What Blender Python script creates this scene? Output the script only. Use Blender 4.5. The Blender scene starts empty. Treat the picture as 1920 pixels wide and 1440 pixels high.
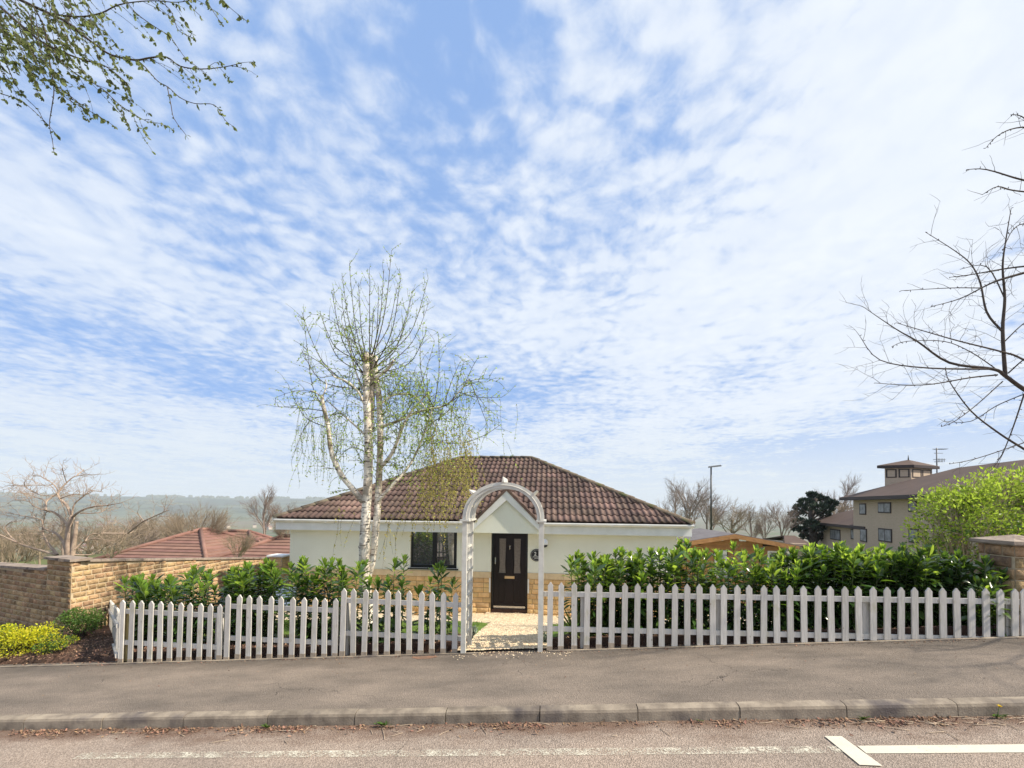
import bpy, math, random
from math import sin, cos, pi, radians, hypot, exp, atan2, sqrt, tan, floor
from mathutils import Vector, Matrix, noise
V = Vector
S = bpy.context.scene
# ------------------------------------------------------------------ camera
FPX = 800.0; YAW = radians(5.14)
CAM = V((0, 0, 1.965))
RM = Matrix.Rotation(YAW, 3, 'Z') @ Matrix.Rotation(pi/2 + radians(1.5), 3, 'X') @ Matrix.Rotation(radians(.63), 3, 'Z')
cd = bpy.data.cameras.new('camera'); cam = bpy.data.objects.new('camera', cd); S.collection.objects.link(cam)
cam.matrix_world = Matrix.Translation(CAM) @ RM.to_4x4()
cd.sensor_width = 36; cd.lens = FPX/1920*36; cd.shift_y = 204/1920; cd.clip_start = .05; cd.clip_end = 20000
S.camera = cam
# ------------------------------------------------------------------ light
SUN_A, SUN_E = radians(9), radians(42)
sv = V((cos(SUN_A)*cos(SUN_E), -sin(SUN_A)*cos(SUN_E), sin(SUN_E)))
sl = bpy.data.lights.new('sun', 'SUN'); sl.energy = 4.6; sl.angle = radians(.6); sl.color = (1, .90, .75)
so = bpy.data.objects.new('sun', sl); S.collection.objects.link(so); so.rotation_euler = sv.to_track_quat('Z', 'Y').to_euler()
S.view_settings.view_transform = 'Standard'; S.view_settings.look = 'None'; S.view_settings.gamma = 1
S.view_settings.exposure = .66
S.cycles.max_bounces = 6; S.cycles.transparent_max_bounces = 24; S.cycles.volume_bounces = 0
S.cycles.sample_clamp_indirect = 6; S.cycles.use_denoising = True

def azel(px, py):
    x = (px-960)/800; z = (945-py)/800
    return math.atan(x), math.atan(z/sqrt(1+x*x))
class NT:
    """tiny helper to chain nodes"""
    def __init__(s, nt): s.nt = nt; s.L = nt.links
    def n(s, t, **k):
        nd = s.nt.nodes.new(t)
        for a, b in k.items(): setattr(nd, a, b)
        return nd
    def put(s, sock, v):
        if v is None: return
        if isinstance(v, bpy.types.NodeSocket): s.L.new(v, sock)
        else:
            if hasattr(sock.default_value, '__len__') and not hasattr(v, '__len__'): v = [v]*len(sock.default_value)
            if hasattr(sock.default_value, '__len__') and len(sock.default_value) == 4 and len(v) == 3: v = (*v, 1)
            sock.default_value = v
    def m(s, op, a, b=None, c=None, clamp=False):
        nd = s.n('ShaderNodeMath', operation=op, use_clamp=clamp)
        s.put(nd.inputs[0], a); s.put(nd.inputs[1], b); s.put(nd.inputs[2], c); return nd.outputs[0]
    def vm(s, op, a, b=None, sc=None):
        nd = s.n('ShaderNodeVectorMath', operation=op); s.put(nd.inputs[0], a); s.put(nd.inputs[1], b)
        if sc is not None: s.put(nd.inputs['Scale'], sc)
        return nd.outputs['Value'] if op in ('LENGTH', 'DOT_PRODUCT', 'DISTANCE') else nd.outputs[0]
    def mix(s, f, a, b, bt='MIX'):
        nd = s.n('ShaderNodeMix', data_type='RGBA', blend_type=bt)
        s.put(nd.inputs[0], f); s.put(nd.inputs[6], a); s.put(nd.inputs[7], b); return nd.outputs[2]
    def noise(s, vec, scale, detail=4, rough=.55, dist=0):
        nd = s.n('ShaderNodeTexNoise'); s.put(nd.inputs['Vector'], vec); s.put(nd.inputs['Scale'], scale)
        nd.inputs['Detail'].default_value = detail; nd.inputs['Roughness'].default_value = rough; nd.inputs['Distortion'].default_value = dist
        return nd.outputs[0]
    def vor(s, vec, scale, feature='F1', out=0):
        nd = s.n('ShaderNodeTexVoronoi', feature=feature); s.put(nd.inputs['Vector'], vec); s.put(nd.inputs['Scale'], scale); return nd.outputs[out]
    def rng(s, v, a, b, c=0, d=1, smooth=False):
        nd = s.n('ShaderNodeMapRange', interpolation_type='SMOOTHSTEP' if smooth else 'LINEAR')
        for i, x in enumerate((v, a, b, c, d)): s.put(nd.inputs[i], x)
        return nd.outputs[0]
    def sep(s, v): nd = s.n('ShaderNodeSeparateXYZ'); s.put(nd.inputs[0], v); return nd.outputs
    def comb(s, x, y, z):
        nd = s.n('ShaderNodeCombineXYZ')
        for i, q in enumerate((x, y, z)): s.put(nd.inputs[i], q)
        return nd.outputs[0]
# ------------------------------------------------------------------ sky
W = bpy.data.worlds.new('World'); S.world = W; W.use_nodes = True
W.node_tree.nodes.clear(); T = NT(W.node_tree)
sky = T.n('ShaderNodeTexSky', sky_type='NISHITA', sun_disc=False, sun_elevation=SUN_E, sun_rotation=atan2(sv.x, sv.y))
sky.altitude = 80; sky.air_density = 1.0; sky.dust_density = .6; sky.ozone_density = 1.6
d0 = T.n('ShaderNodeTexCoord').outputs['Generated']
rot = T.n('ShaderNodeVectorRotate', rotation_type='Z_AXIS'); T.put(rot.inputs['Vector'], d0); rot.inputs['Angle'].default_value = -YAW
dx, dy, dz = T.sep(rot.outputs[0])
zc = T.m('ADD', T.m('MAXIMUM', dz, 0.0), .055)
px_ = T.m('DIVIDE', dx, zc); py_ = T.m('DIVIDE', dy, zc)
az = T.m('ARCTAN2', dx, dy); el = T.m('ARCSINE', dz)
cov = None
for (x, y, w, h, a) in [(790, 60, 170, 200, -.24), (830, 330, 130, 130, -.10), (960, 200, 100, 260, -.11), (420, 0, 260, 60, -.10), (60, 190, 200, 60, -.12),
        (330, 420, 200, 60, -.10), (260, 250, 260, 120, -.10), (150, 655, 420, 50, -.17), (470, 735, 200, 30, -.12), (880, 730, 160, 55, -.24), (1620, 825, 300, 40, -.28),
        (1180, 230, 90, 100, -.10), (1330, 60, 90, 80, -.06), (590, 470, 110, 60, -.08), (1600, 400, 420, 330, .28), (1780, 60, 220, 220, .22),
        (250, 500, 330, 80, .12), (1050, 620, 220, 80, .12), (300, 820, 500, 70, .12), (1200, 830, 250, 40, .10), (300, 330, 260, 120, .03)]:
    a0, e0 = azel(x, y); sx = w/800*cos(a0)**2; sy = h/800*cos(e0)**2
    u = T.m('DIVIDE', T.m('SUBTRACT', az, a0), sx); v = T.m('DIVIDE', T.m('SUBTRACT', el, e0), sy)
    g = T.m('MULTIPLY', T.m('EXPONENT', T.m('MULTIPLY', T.m('ADD', T.m('MULTIPLY', u, u), T.m('MULTIPLY', v, v)), -1.0)), a)
    cov = g if cov is None else T.m('ADD', cov, g)
Pv = T.comb(px_, py_, 0)
warp = T.n('ShaderNodeTexNoise'); T.put(warp.inputs['Vector'], Pv); warp.inputs['Scale'].default_value = 2.2; warp.inputs['Detail'].default_value = 4
Pw = T.vm('ADD', Pv, T.vm('SCALE', T.vm('SUBTRACT', warp.outputs['Color'], (.5, .5, .5)), None, .22))
big = T.noise(T.vm('MULTIPLY', Pw, (1, .8, 1)), 1.7, 3, .5)
puff = T.noise(Pw, 11, 4, .5)
vc = T.n('ShaderNodeTexVoronoi', feature='SMOOTH_F1'); T.put(vc.inputs['Vector'], T.vm('MULTIPLY', Pw, (1, 1.15, 1))); vc.inputs['Scale'].default_value = 13; vc.inputs['Smoothness'].default_value = .6
cell = T.rng(vc.outputs['Distance'], .15, .75, 1, 0)
fine = T.noise(T.vm('MULTIPLY', Pw, (1, .8, 1)), 22, 8, .66)
near = T.rng(dz, .12, .45, .35, 1, True)
val = T.m('ADD', T.m('ADD', T.m('MULTIPLY', big, .75), T.m('MULTIPLY', puff, .55)), T.m('MULTIPLY', fine, .42))
val = T.m('ADD', val, T.m('MULTIPLY', T.m('MULTIPLY', T.m('SUBTRACT', cell, .5), near), .21))
val = T.m('ADD', val, cov)
msk = T.rng(val, .54, 1.0, 0, 1, True)
hz = T.rng(dz, 0.0, .26, .90, 0, True)
msk = T.m('MAXIMUM', T.m('ADD', T.m('MULTIPLY', msk, .88), .09), hz)
right = T.rng(az, -.9, .9, 0, 1, True)
shade = T.m('ADD', T.rng(val, .90, 1.25, .25, .9), T.rng(T.noise(T.vm('MULTIPLY', Pw, (1, .6, 1)), 5.5, 5, .6), .4, .65, -.25, .2))
cw = T.mix(right, (5.35, 5.8, 6.45), (5.85, 6.2, 6.65))
cg = T.mix(right, (4.3, 4.95, 6.1), (5.2, 5.65, 6.35))
cloud = T.mix(shade, cg, cw)
cloud = T.mix(T.rng(dz, 0, .25, .8, 0, True), cloud, (5.15, 5.6, 5.8))
blue = T.mix(1.0, sky.outputs[0], (1.0, .92, 1.0), 'MULTIPLY')
blue = T.mix(.85, blue, (1.75, 3.05, 5.7))
bgc = T.mix(msk, blue, cloud)
bg = T.n('ShaderNodeBackground'); T.put(bg.inputs[0], bgc); bg.inputs[1].default_value = .1
T.L.new(bg.outputs[0], T.n('ShaderNodeOutputWorld').inputs[0])
# ------------------------------------------------------------------ placing helpers
def at(px, py, y):
    d = RM @ V(((px-960)/FPX, -(py-924)/FPX, -1)); return CAM + d*(y/d.y)
def px_at(P):
    q = RM.transposed() @ (V(P)-CAM); return 960+FPX*q.x/-q.z, 924-FPX*q.y/-q.z
SL = .0703
def kerbz(x): return .05 + SL*max(-45, min(45, x))
def pave(x, y): return kerbz(x) + .027*(y-4.03)
def sm(a, b, x):
    t = max(0, min(1, (x-a)/(b-a))); return t*t*(3-2*t)
def G(x, y):
    """garden / terrain height"""
    if y < 5.6: return pave(x, y) - .3
    f = pave(x, 5.55) + .10*(1 - sm(-1.35, -1.1, x)*(1-sm(.0, .25, x)))
    if x < -6.2: f = pave(x, 5.55) + .06 + .12*sm(5.6, 7.0, y)
    h = -.82
    t = max(0, min(1, (y-5.6)/5.0)); z = f*(1-t) + h*t
    r = hypot(x, y)
    z += 0 if r < 14 else -(r-14)*.05*sm(14, 40, r) if r < 60 else -2.3 - (r-60)*.13 if r < 600 else -72.5
    if x > 0: z += (2.2 if r > 60 else 0)*0
    return max(z, -60)
# ------------------------------------------------------------------ materials
def pbsdf(name, rough=.8, spec=.3):
    m = bpy.data.materials.new(name); m.use_nodes = True; nt = m.node_tree
    b = nt.nodes['Principled BSDF']; b.inputs['Roughness'].default_value = rough; b.inputs['Specular IOR Level'].default_value = spec
    return m, NT(nt), b
def bump(T, b, h, dist=.01, st=1):
    nd = T.n('ShaderNodeBump'); nd.inputs['Distance'].default_value = dist; nd.inputs['Strength'].default_value = st
    T.put(nd.inputs['Height'], h); T.L.new(nd.outputs[0], b.inputs['Normal'])
def hsv(T, col, v=None, h=None, s=None):
    nd = T.n('ShaderNodeHueSaturation'); T.put(nd.inputs['Color'], col)
    if v is not None: T.put(nd.inputs['Value'], v)
    if h is not None: T.put(nd.inputs['Hue'], h)
    if s is not None: T.put(nd.inputs['Saturation'], s)
    return nd.outputs[0]
def mat(name, c1, c2=None, sc=3, rough=.8, spec=.3, isl=0, hue=0, bsc=0, bd=.01, metal=0, det=5, lo=.35, hi=.65, trans=0, tcol=None, c3=None, sc3=1):
    m, T, b = pbsdf(name, rough, spec)
    co = T.n('ShaderNodeTexCoord').outputs['Object']
    col = c1
    if c2: col = T.mix(T.rng(T.noise(co, sc, det), lo, hi), c1, c2)
    if c3: col = T.mix(T.rng(T.noise(co, sc3, 4), .52, .68), col, c3)
    if isl:
        ri = T.n('ShaderNodeNewGeometry').outputs['Random Per Island']
        col = hsv(T, col, T.rng(ri, 0, 1, 1-isl, 1+isl), T.rng(T.m('FRACT', T.m('MULTIPLY', ri, 7.3)), 0, 1, .5-hue, .5+hue) if hue else None)
    T.put(b.inputs['Base Color'], col); b.inputs['Metallic'].default_value = metal
    if bsc: bump(T, b, T.noise(co, bsc, 6, .6), bd)
    if trans:
        tr = T.n('ShaderNodeBsdfTranslucent'); T.put(tr.inputs[0], tcol if tcol else col)
        if tcol and isl: T.put(tr.inputs[0], hsv(T, tcol, T.rng(ri, 0, 1, 1-isl, 1+isl)))
        mx = T.n('ShaderNodeMixShader'); mx.inputs[0].default_value = trans
        T.L.new(b.outputs[0], mx.inputs[1]); T.L.new(tr.outputs[0], mx.inputs[2])
        T.L.new(mx.outputs[0], T.nt.nodes['Material Output'].inputs[0])
    return m
def asphalt(name, c1, c2, c3, gs, stain=.35, edge_tone='gutter'):
    m, T, b = pbsdf(name, .9, .25)
    co = T.n('ShaderNodeTexCoord').outputs['Object']
    vn = T.n('ShaderNodeTexVoronoi'); T.put(vn.inputs['Vector'], co); vn.inputs['Scale'].default_value = gs
    rc = T.sep(vn.outputs['Color'])[0]
    col = T.mix(T.rng(rc, .1, .9), c1, c2)
    col = T.mix(T.rng(T.noise(co, gs*.35, 3, .7), .55, .75), col, c3)
    st = T.rng(T.noise(T.vm('MULTIPLY', co, (.45, 1.3, 1)), 1.7, 6, .62), .35, .66)
    col = T.mix(1, col, T.mix(st, (1-stain, 1-stain, 1-stain), (1.08, 1.05, 1.02)), 'MULTIPLY')
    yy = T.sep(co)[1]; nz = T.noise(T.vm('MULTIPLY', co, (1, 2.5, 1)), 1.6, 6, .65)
    if edge_tone == 'gutter': dm = T.m('MULTIPLY', T.rng(T.m('ADD', yy, T.m('MULTIPLY', T.m('SUBTRACT', nz, .5), .9)), 3.72, 4.02), .8); dc = (.13, .075, .05)  # brown dirt gathered in the gutter by the kerb
    else: dm = T.m('MULTIPLY', T.rng(T.m('ADD', yy, T.m('MULTIPLY', T.m('SUBTRACT', nz, .5), 1.1)), 5.05, 5.6), .62); dc = (.085, .072, .06)  # colour gets darker towards the fence, with a ragged noisy edge
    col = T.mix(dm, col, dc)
    sp = T.sep(T.vor(co, 9, out=1)); col = T.mix(T.m('MULTIPLY', T.m('LESS_THAN', T.vor(co, 9), .045), T.m('GREATER_THAN', sp[0], .55)), col, (.42, .38, .32))
    ck = T.vor(T.vm('ADD', co, T.vm('SCALE', T.comb(T.noise(co, 2.5, 4), T.noise(co, 3.1, 4), 0), None, .5)), .55, 'DISTANCE_TO_EDGE')
    col = T.mix(T.m('MULTIPLY', T.m('LESS_THAN', ck, .0012), T.rng(T.noise(co, .7, 2), .5, .56)), col, (.06, .05, .045))
    T.put(b.inputs['Base Color'], col)
    bump(T, b, T.m('ADD', vn.outputs['Distance'], T.noise(co, gs*.6, 3)), .006, .9)
    return m
M = {}
M['road'] = asphalt('road_chippings', (.23, .185, .15), (.42, .345, .285), (.18, .145, .12), 120, .14)
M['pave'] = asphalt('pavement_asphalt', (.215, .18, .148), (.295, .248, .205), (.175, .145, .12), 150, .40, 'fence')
M['kerb'] = mat('kerb_concrete', (.31, .26, .20), (.17, .14, .11), 7, .9, isl=.12, bsc=60, bd=.004, c3=(.10, .085, .08), sc3=2.3)
M['white'] = mat('white_upvc', (.80, .80, .78), (.70, .70, .67), 3, .45, .4)
M['render'] = mat('cream_render', (.80, .81, .71), (.745, .75, .65), 1.1, .9, bsc=70, bd=.006)
M['paintwood'] = None
M['bareend'] = mat('bare_weathered_end', (.40, .33, .25), (.27, .22, .17), 20, .9)
M['archpaint'] = mat('arch_white_paint', (.60, .585, .53), (.50, .485, .43), 9, .5, .35, bsc=30, bd=.002)
M['darkwood'] = mat('brown_edging_board', (.085, .045, .03), (.05, .03, .022), 12, .8, isl=.15, bsc=30)
M['rawwood'] = mat('raw_timber', (.55, .44, .20), (.46, .36, .16), 10, .8)
M['mortar'] = mat('sandy_mortar', (.56, .45, .30), (.44, .35, .23), 12, .95, bsc=80, bd=.004)
M['stone'] = mat('tan_walling_stone', (.50, .335, .185), (.33, .21, .11), 9, .92, isl=.30, hue=.012, bsc=28, bd=.03, c3=(.12, .085, .06), sc3=2.5)
M['plinth'] = mat('golden_plinth_stone', (.74, .52, .26), (.60, .40, .19), 7, .92, isl=.16, hue=.008, bsc=32, bd=.018)
M['jointdark'] = mat('brown_mortar', (.36, .25, .13), (.30, .21, .11), 12, .95)
M['band'] = mat('pale_plinth_band', (.70, .56, .36), (.60, .47, .30), 6, .9, isl=.08, bsc=50, bd=.004)
M['coping'] = mat('grey_coping_stone', (.24, .19, .15), (.33, .27, .22), 8, .95, isl=.1, bsc=30, c3=(.13, .10, .085), sc3=5)
M['tile'] = mat('brown_roof_tile', (.122, .078, .062), (.080, .053, .044), 6, .75, .35, isl=.20, hue=.012, bsc=50, bd=.006, c3=(.20, .13, .105), sc3=1.1)
M['ridge'] = mat('mossy_ridge_tile', (.125, .09, .065), (.20, .165, .12), 8, .9, isl=.2, bsc=30, c3=(.11, .115, .05), sc3=4)
M['redtile'] = mat('red_roof_tile', (.25, .14, .108), (.19, .105, .082), 2, .85, isl=.14, hue=.01)
M['black'] = mat('black_frame', (.012, .012, .016), None, rough=.35, spec=.4)
M['door'] = mat('dark_brown_door', (.012, .007, .010), (.009, .005, .008), 3, rough=.4, spec=.3)
M['gold'] = mat('brass_letterbox', (.70, .50, .30), None, rough=.35, metal=.6)
M['chrome'] = mat('chrome_fitting', (.65, .65, .66), None, rough=.25, metal=.9)
M['glassfrost'] = mat('frosted_door_glass', (.15, .125, .115), (.20, .17, .155), 20, rough=.3, spec=.5)
M['globe'] = mat('opal_glass_globe', (.80, .82, .88), None, rough=.2, spec=.5)
M['bark_w'] = None
M['bark_d'] = mat('dark_twig_bark', (.055, .042, .036), (.095, .075, .06), 9, .9)
M['bark_b'] = mat('pale_brown_bark', (.44, .34, .26), (.28, .205, .155), 5, .9)
M['bark_g'] = mat('far_twig_bark', (.27, .215, .18), (.20, .155, .13), 3, .95)
M['bark_t'] = mat('tan_twig_bark', (.31, .245, .17), (.21, .165, .12), 3, .95)
M['laurel'] = mat('laurel_leaf', (.030, .062, .018), (.055, .105, .025), 6, .20, .7, isl=.5, hue=.02, trans=.28, tcol=(.16, .29, .02))
M['laurel_y'] = mat('young_laurel_leaf', (.16, .25, .035), (.08, .155, .025), 6, .25, .6, isl=.42, hue=.02, trans=.42, tcol=(.46, .64, .07))
M['stem_g'] = mat('green_stem', (.11, .16, .05), (.09, .09, .04), 8, .7)
M['birchleaf'] = mat('birch_leaf', (.26, .36, .07), (.34, .43, .10), 3, .5, .4, isl=.35, hue=.02, trans=.5, tcol=(.55, .75, .12))
M['catkin'] = mat('birch_catkin', (.42, .39, .11), (.32, .28, .08), 3, .7, isl=.3, hue=.015, trans=.4, tcol=(.62, .56, .15))
M['budleaf'] = mat('unfolding_leaf', (.085, .11, .035), (.13, .145, .055), 5, .6, isl=.5, hue=.02, trans=.45, tcol=(.28, .33, .10))
M['yshrub'] = mat('golden_leaf', (.62, .58, .03), (.45, .46, .03), 5, .5, isl=.28, hue=.02, trans=.4, tcol=(.80, .80, .05))
M['gshrub'] = mat('green_shrub_leaf', (.06, .11, .025), (.10, .17, .03), 5, .5, isl=.4, hue=.02, trans=.3, tcol=(.2, .35, .05))
M['hshrub'] = mat('spring_shrub_leaf', (.44, .50, .05), (.20, .28, .04), 2.2, .5, isl=.35, hue=.02, trans=.4, tcol=(.50, .68, .08))
M['pine'] = mat('pine_needles', (.022, .042, .024), (.035, .062, .035), 3, .8, isl=.4)
M['silver'] = mat('silver_grey_leaf', (.22, .28, .20), (.30, .36, .28), 4, .8, isl=.2)
M['strap'] = mat('strap_leaf', (.14, .20, .05), (.22, .27, .08), 4, .5, isl=.3, trans=.25)
M['cedar'] = mat('orange_shiplap_timber', (.43, .235, .10), (.34, .175, .075), 5, .75, isl=.10, bsc=20)
M['felt'] = mat('grey_roof_felt', (.13, .12, .125), (.17, .16, .165), 3, .9)
M['beige'] = mat('beige_brick', (.60, .49, .34), (.52, .43, .30), 1.5, .9)
M['browntile'] = mat('brown_concrete_tile', (.105, .070, .056), (.085, .057, .046), .8, .85)
M['darktrim'] = mat('dark_trim', (.045, .033, .032), None, rough=.6)
M['curtain'] = mat('net_curtain', (.55, .56, .58), (.35, .36, .38), 4, .9)
M['dimpane'] = mat('curtained_pane', (.30, .31, .33), (.12, .125, .13), 2.5, .3)
M['metal'] = mat('dark_steel', (.05, .05, .052), (.07, .07, .07), 4, .5, metal=.3)
M['lampgrey'] = mat('lamp_head_grey', (.15, .155, .165), None, rough=.4)
M['litter'] = mat('fallen_leaf', (.27, .17, .11), (.17, .09, .06), 9, .85, isl=.5, hue=.02)
M['stick'] = mat('pale_stick', (.42, .33, .24), None, rough=.9)
M['pebble'] = mat('cream_pebble', (.72, .60, .42), (.55, .42, .27), 11, .85, isl=.28, hue=.012)
M['grass'] = mat('lawn_grass', (.10, .17, .03), (.15, .23, .04), 3, .7, isl=.3, trans=.3)
M['petal'] = mat('yellow_petal', (.85, .62, .02), None, rough=.6)
M['dry'] = mat('dry_golden_stem', (.62, .42, .18), (.50, .32, .13), 4, .8)
M['farwood'] = mat('far_woodland', (.06, .075, .035), (.10, .10, .05), .02, 1)
M['farwall'] = mat('far_house_wall', (.55, .47, .38), (.42, .36, .30), .01, .9, isl=.2)
M['bluegrey'] = mat('pale_blue_plastic', (.42, .48, .58), (.50, .55, .62), 4, .6)
M['patch'] = mat('rusty_patch', (.25, .135, .085), (.19, .12, .085), 8, .9, bsc=60)

def m_glass():
    m, T, b = pbsdf('window_glass', .03, .8); b.inputs['Base Color'].default_value = (.36, .37, .38, 1)
    b.inputs['Metallic'].default_value = .85; return m
M['glass'] = m_glass()
def m_birch():
    m, T, b = pbsdf('birch_bark', .75, .3); co = T.n('ShaderNodeTexCoord').outputs['Object']
    st = T.noise(T.vm('MULTIPLY', co, (3, 3, 17)), 2.4, 5, .62)
    pa = T.noise(co, 3.2, 5, .6); x, y, z = T.sep(co)
    col = T.mix(T.rng(T.noise(co, 6, 4), .35, .65), (.86, .80, .70), (.62, .54, .44))
    col = T.mix(T.rng(st, .555, .61), col, (.09, .065, .05))
    col = T.mix(T.m('MULTIPLY', T.rng(pa, .50, .62), T.rng(z, .5, 4.5, .45, .95)), col, (.19, .14, .09))
    T.put(b.inputs['Base Color'], col); bump(T, b, T.m('ADD', st, pa), .015, .7); return m
M['bark_w'] = m_birch()
def m_paintwood():
    m, T, b = pbsdf('painted_timber', .6, .3); co = T.n('ShaderNodeTexCoord').outputs['Object']
    g = T.noise(T.vm('MULTIPLY', co, (1, 1, .09)), 60, 5, .65); col = T.mix(T.rng(g, .38, .66), (.60, .57, .525), (.48, .455, .41))
    col = T.mix(T.rng(T.noise(T.vm('MULTIPLY', co, (1, 1, .5)), 7, 5, .65), .55, .70), col, (.46, .43, .33))
    kn = T.vor(T.vm('MULTIPLY', co, (1, 1, .6)), 8); col = T.mix(T.m('LESS_THAN', kn, .07), col, (.36, .31, .25))
    ri = T.n('ShaderNodeNewGeometry').outputs['Random Per Island']
    oi = T.n('ShaderNodeObjectInfo').outputs['Random']; col = hsv(T, col, T.rng(oi, 0, 1, .86, 1.08))
    T.put(b.inputs['Base Color'], col); bump(T, b, g, .004); return m
M['paintwood'] = m_paintwood()
def m_ground():
    m, T, b = pbsdf('ground_soil_and_grass', .95, .15); co = T.n('ShaderNodeTexCoord').outputs['Object']
    x, y, z = T.sep(co)
    lawn = T.mix(T.noise(co, 5, 5), (.085, .15, .025), (.15, .21, .045))
    soil = T.mix(T.rng(T.vor(co, 26, out=1), .1, .9), (.035, .022, .016), (.12, .07, .05))
    soil = T.mix(T.rng(T.noise(co, 3, 4), .5, .6), soil, (.05, .032, .024))
    grav = T.mix(T.rng(T.sep(T.vor(co, 45, out=1))[0], .1, .9), (.42, .33, .21), (.74, .63, .46))
    wob = T.m('MULTIPLY', T.m('SUBTRACT', T.noise(co, 1.4, 3), .5), .9); yy = T.m('ADD', y, wob)
    c = T.mix(T.m('MULTIPLY', T.rng(yy, 6.75, 6.9), T.rng(x, -7.3, -7.1)), soil, lawn)
    c = T.mix(T.rng(y, 12, 14), c, lawn)
    ing = T.m('MULTIPLY', T.rng(yy, 8.8, 8.95), T.rng(x, -6.6, -6.5)); ing = T.m('MULTIPLY', ing, T.rng(y, 11.5, 11.6, 1, 0))
    c = T.mix(ing, c, grav)
    far = T.rng(T.vm('LENGTH', co), 25, 60)
    vf = T.n('ShaderNodeTexVoronoi'); T.put(vf.inputs['Vector'], co); vf.inputs['Scale'].default_value = .006
    fc = T.mix(T.sep(vf.outputs['Color'])[0], (.06, .10, .035), (.17, .16, .08))
    fc = T.mix(T.rng(T.noise(co, .02, 6, .7), .42, .58), fc, (.15, .125, .095))
    c = T.mix(far, c, fc)
    T.put(b.inputs['Base Color'], c); bump(T, b, T.noise(co, 30, 4), .02); return m
M['ground'] = m_ground()
def m_beige():
    m, T, b = pbsdf('beige_brick', .9, .2); co = T.n('ShaderNodeTexCoord').outputs['Object']; x, y, z = T.sep(co)
    n1 = T.noise(co, 1.2, 4); row = T.m('FRACT', T.m('MULTIPLY', z, 4.4))
    c = T.mix(n1, (.54, .425, .32), (.46, .365, .275)); c = T.mix(T.m('LESS_THAN', row, .12), c, (.47, .385, .285))
    c = T.mix(T.m('MULTIPLY', T.rng(T.noise(T.vm('MULTIPLY', co, (1, 1, 3)), 5, 3), .5, .6), .35), c, (.38, .30, .21))
    T.put(b.inputs['Base Color'], c); return m
M['beige'] = m_beige()
def m_hills():
    m, T, b = pbsdf('hill_fields', 1, .05); co = T.n('ShaderNodeTexCoord').outputs['Object']
    q = T.vm('ADD', T.vm('MULTIPLY', co, (1, .75, 0)), T.vm('SCALE', T.comb(T.noise(co, .004, 3), T.noise(co, .005, 3), 0), None, 260))
    vf = T.n('ShaderNodeTexVoronoi'); T.put(vf.inputs['Vector'], q); vf.inputs['Scale'].default_value = .0048
    e = T.vor(q, .0048, 'DISTANCE_TO_EDGE')
    c = T.mix(T.sep(vf.outputs['Color'])[0], (.045, .07, .04), (.11, .125, .075))
    c = T.mix(T.rng(e, .03, .07, 1, 0), c, (.035, .045, .025))
    c = T.mix(T.rng(T.noise(co, .0035, 6, .65), .50, .56), c, (.05, .055, .035))
    T.put(b.inputs['Base Color'], c); return m
M['hills'] = m_hills()
def m_gravel():
    m, T, b = pbsdf('gravel', .95, .2); co = T.n('ShaderNodeTexCoord').outputs['Object']
    vn = T.n('ShaderNodeTexVoronoi'); T.put(vn.inputs['Vector'], co); vn.inputs['Scale'].default_value = 48
    c = T.mix(T.sep(vn.outputs['Color'])[0], (.34, .26, .16), (.76, .64, .46))
    T.put(b.inputs['Base Color'], c); bump(T, b, vn.outputs['Distance'], -.02); return m
M['gravel'] = m_gravel()
def m_mark(name, lo, hi):
    m, T, b = pbsdf(name, .8, .3); co = T.n('ShaderNodeTexCoord').outputs['Object']
    T.put(b.inputs['Base Color'], T.mix(T.noise(co, 12, 4), (.52, .48, .38), (.66, .62, .51)))
    n = T.m('ADD', T.m('MULTIPLY', T.noise(co, 70, 3, .7), .6), T.m('MULTIPLY', T.noise(co, 9, 4, .6), .4))
    a = T.rng(n, lo, hi); tr = T.n('ShaderNodeBsdfTransparent'); mx = T.n('ShaderNodeMixShader')
    T.put(mx.inputs[0], a); T.L.new(tr.outputs[0], mx.inputs[1]); T.L.new(b.outputs[0], mx.inputs[2])
    T.L.new(mx.outputs[0], T.nt.nodes['Material Output'].inputs[0]); return m
M['paint'] = m_mark('road_paint', .30, .40); M['wornpaint'] = m_mark('worn_road_paint', .46, .60)
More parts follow.
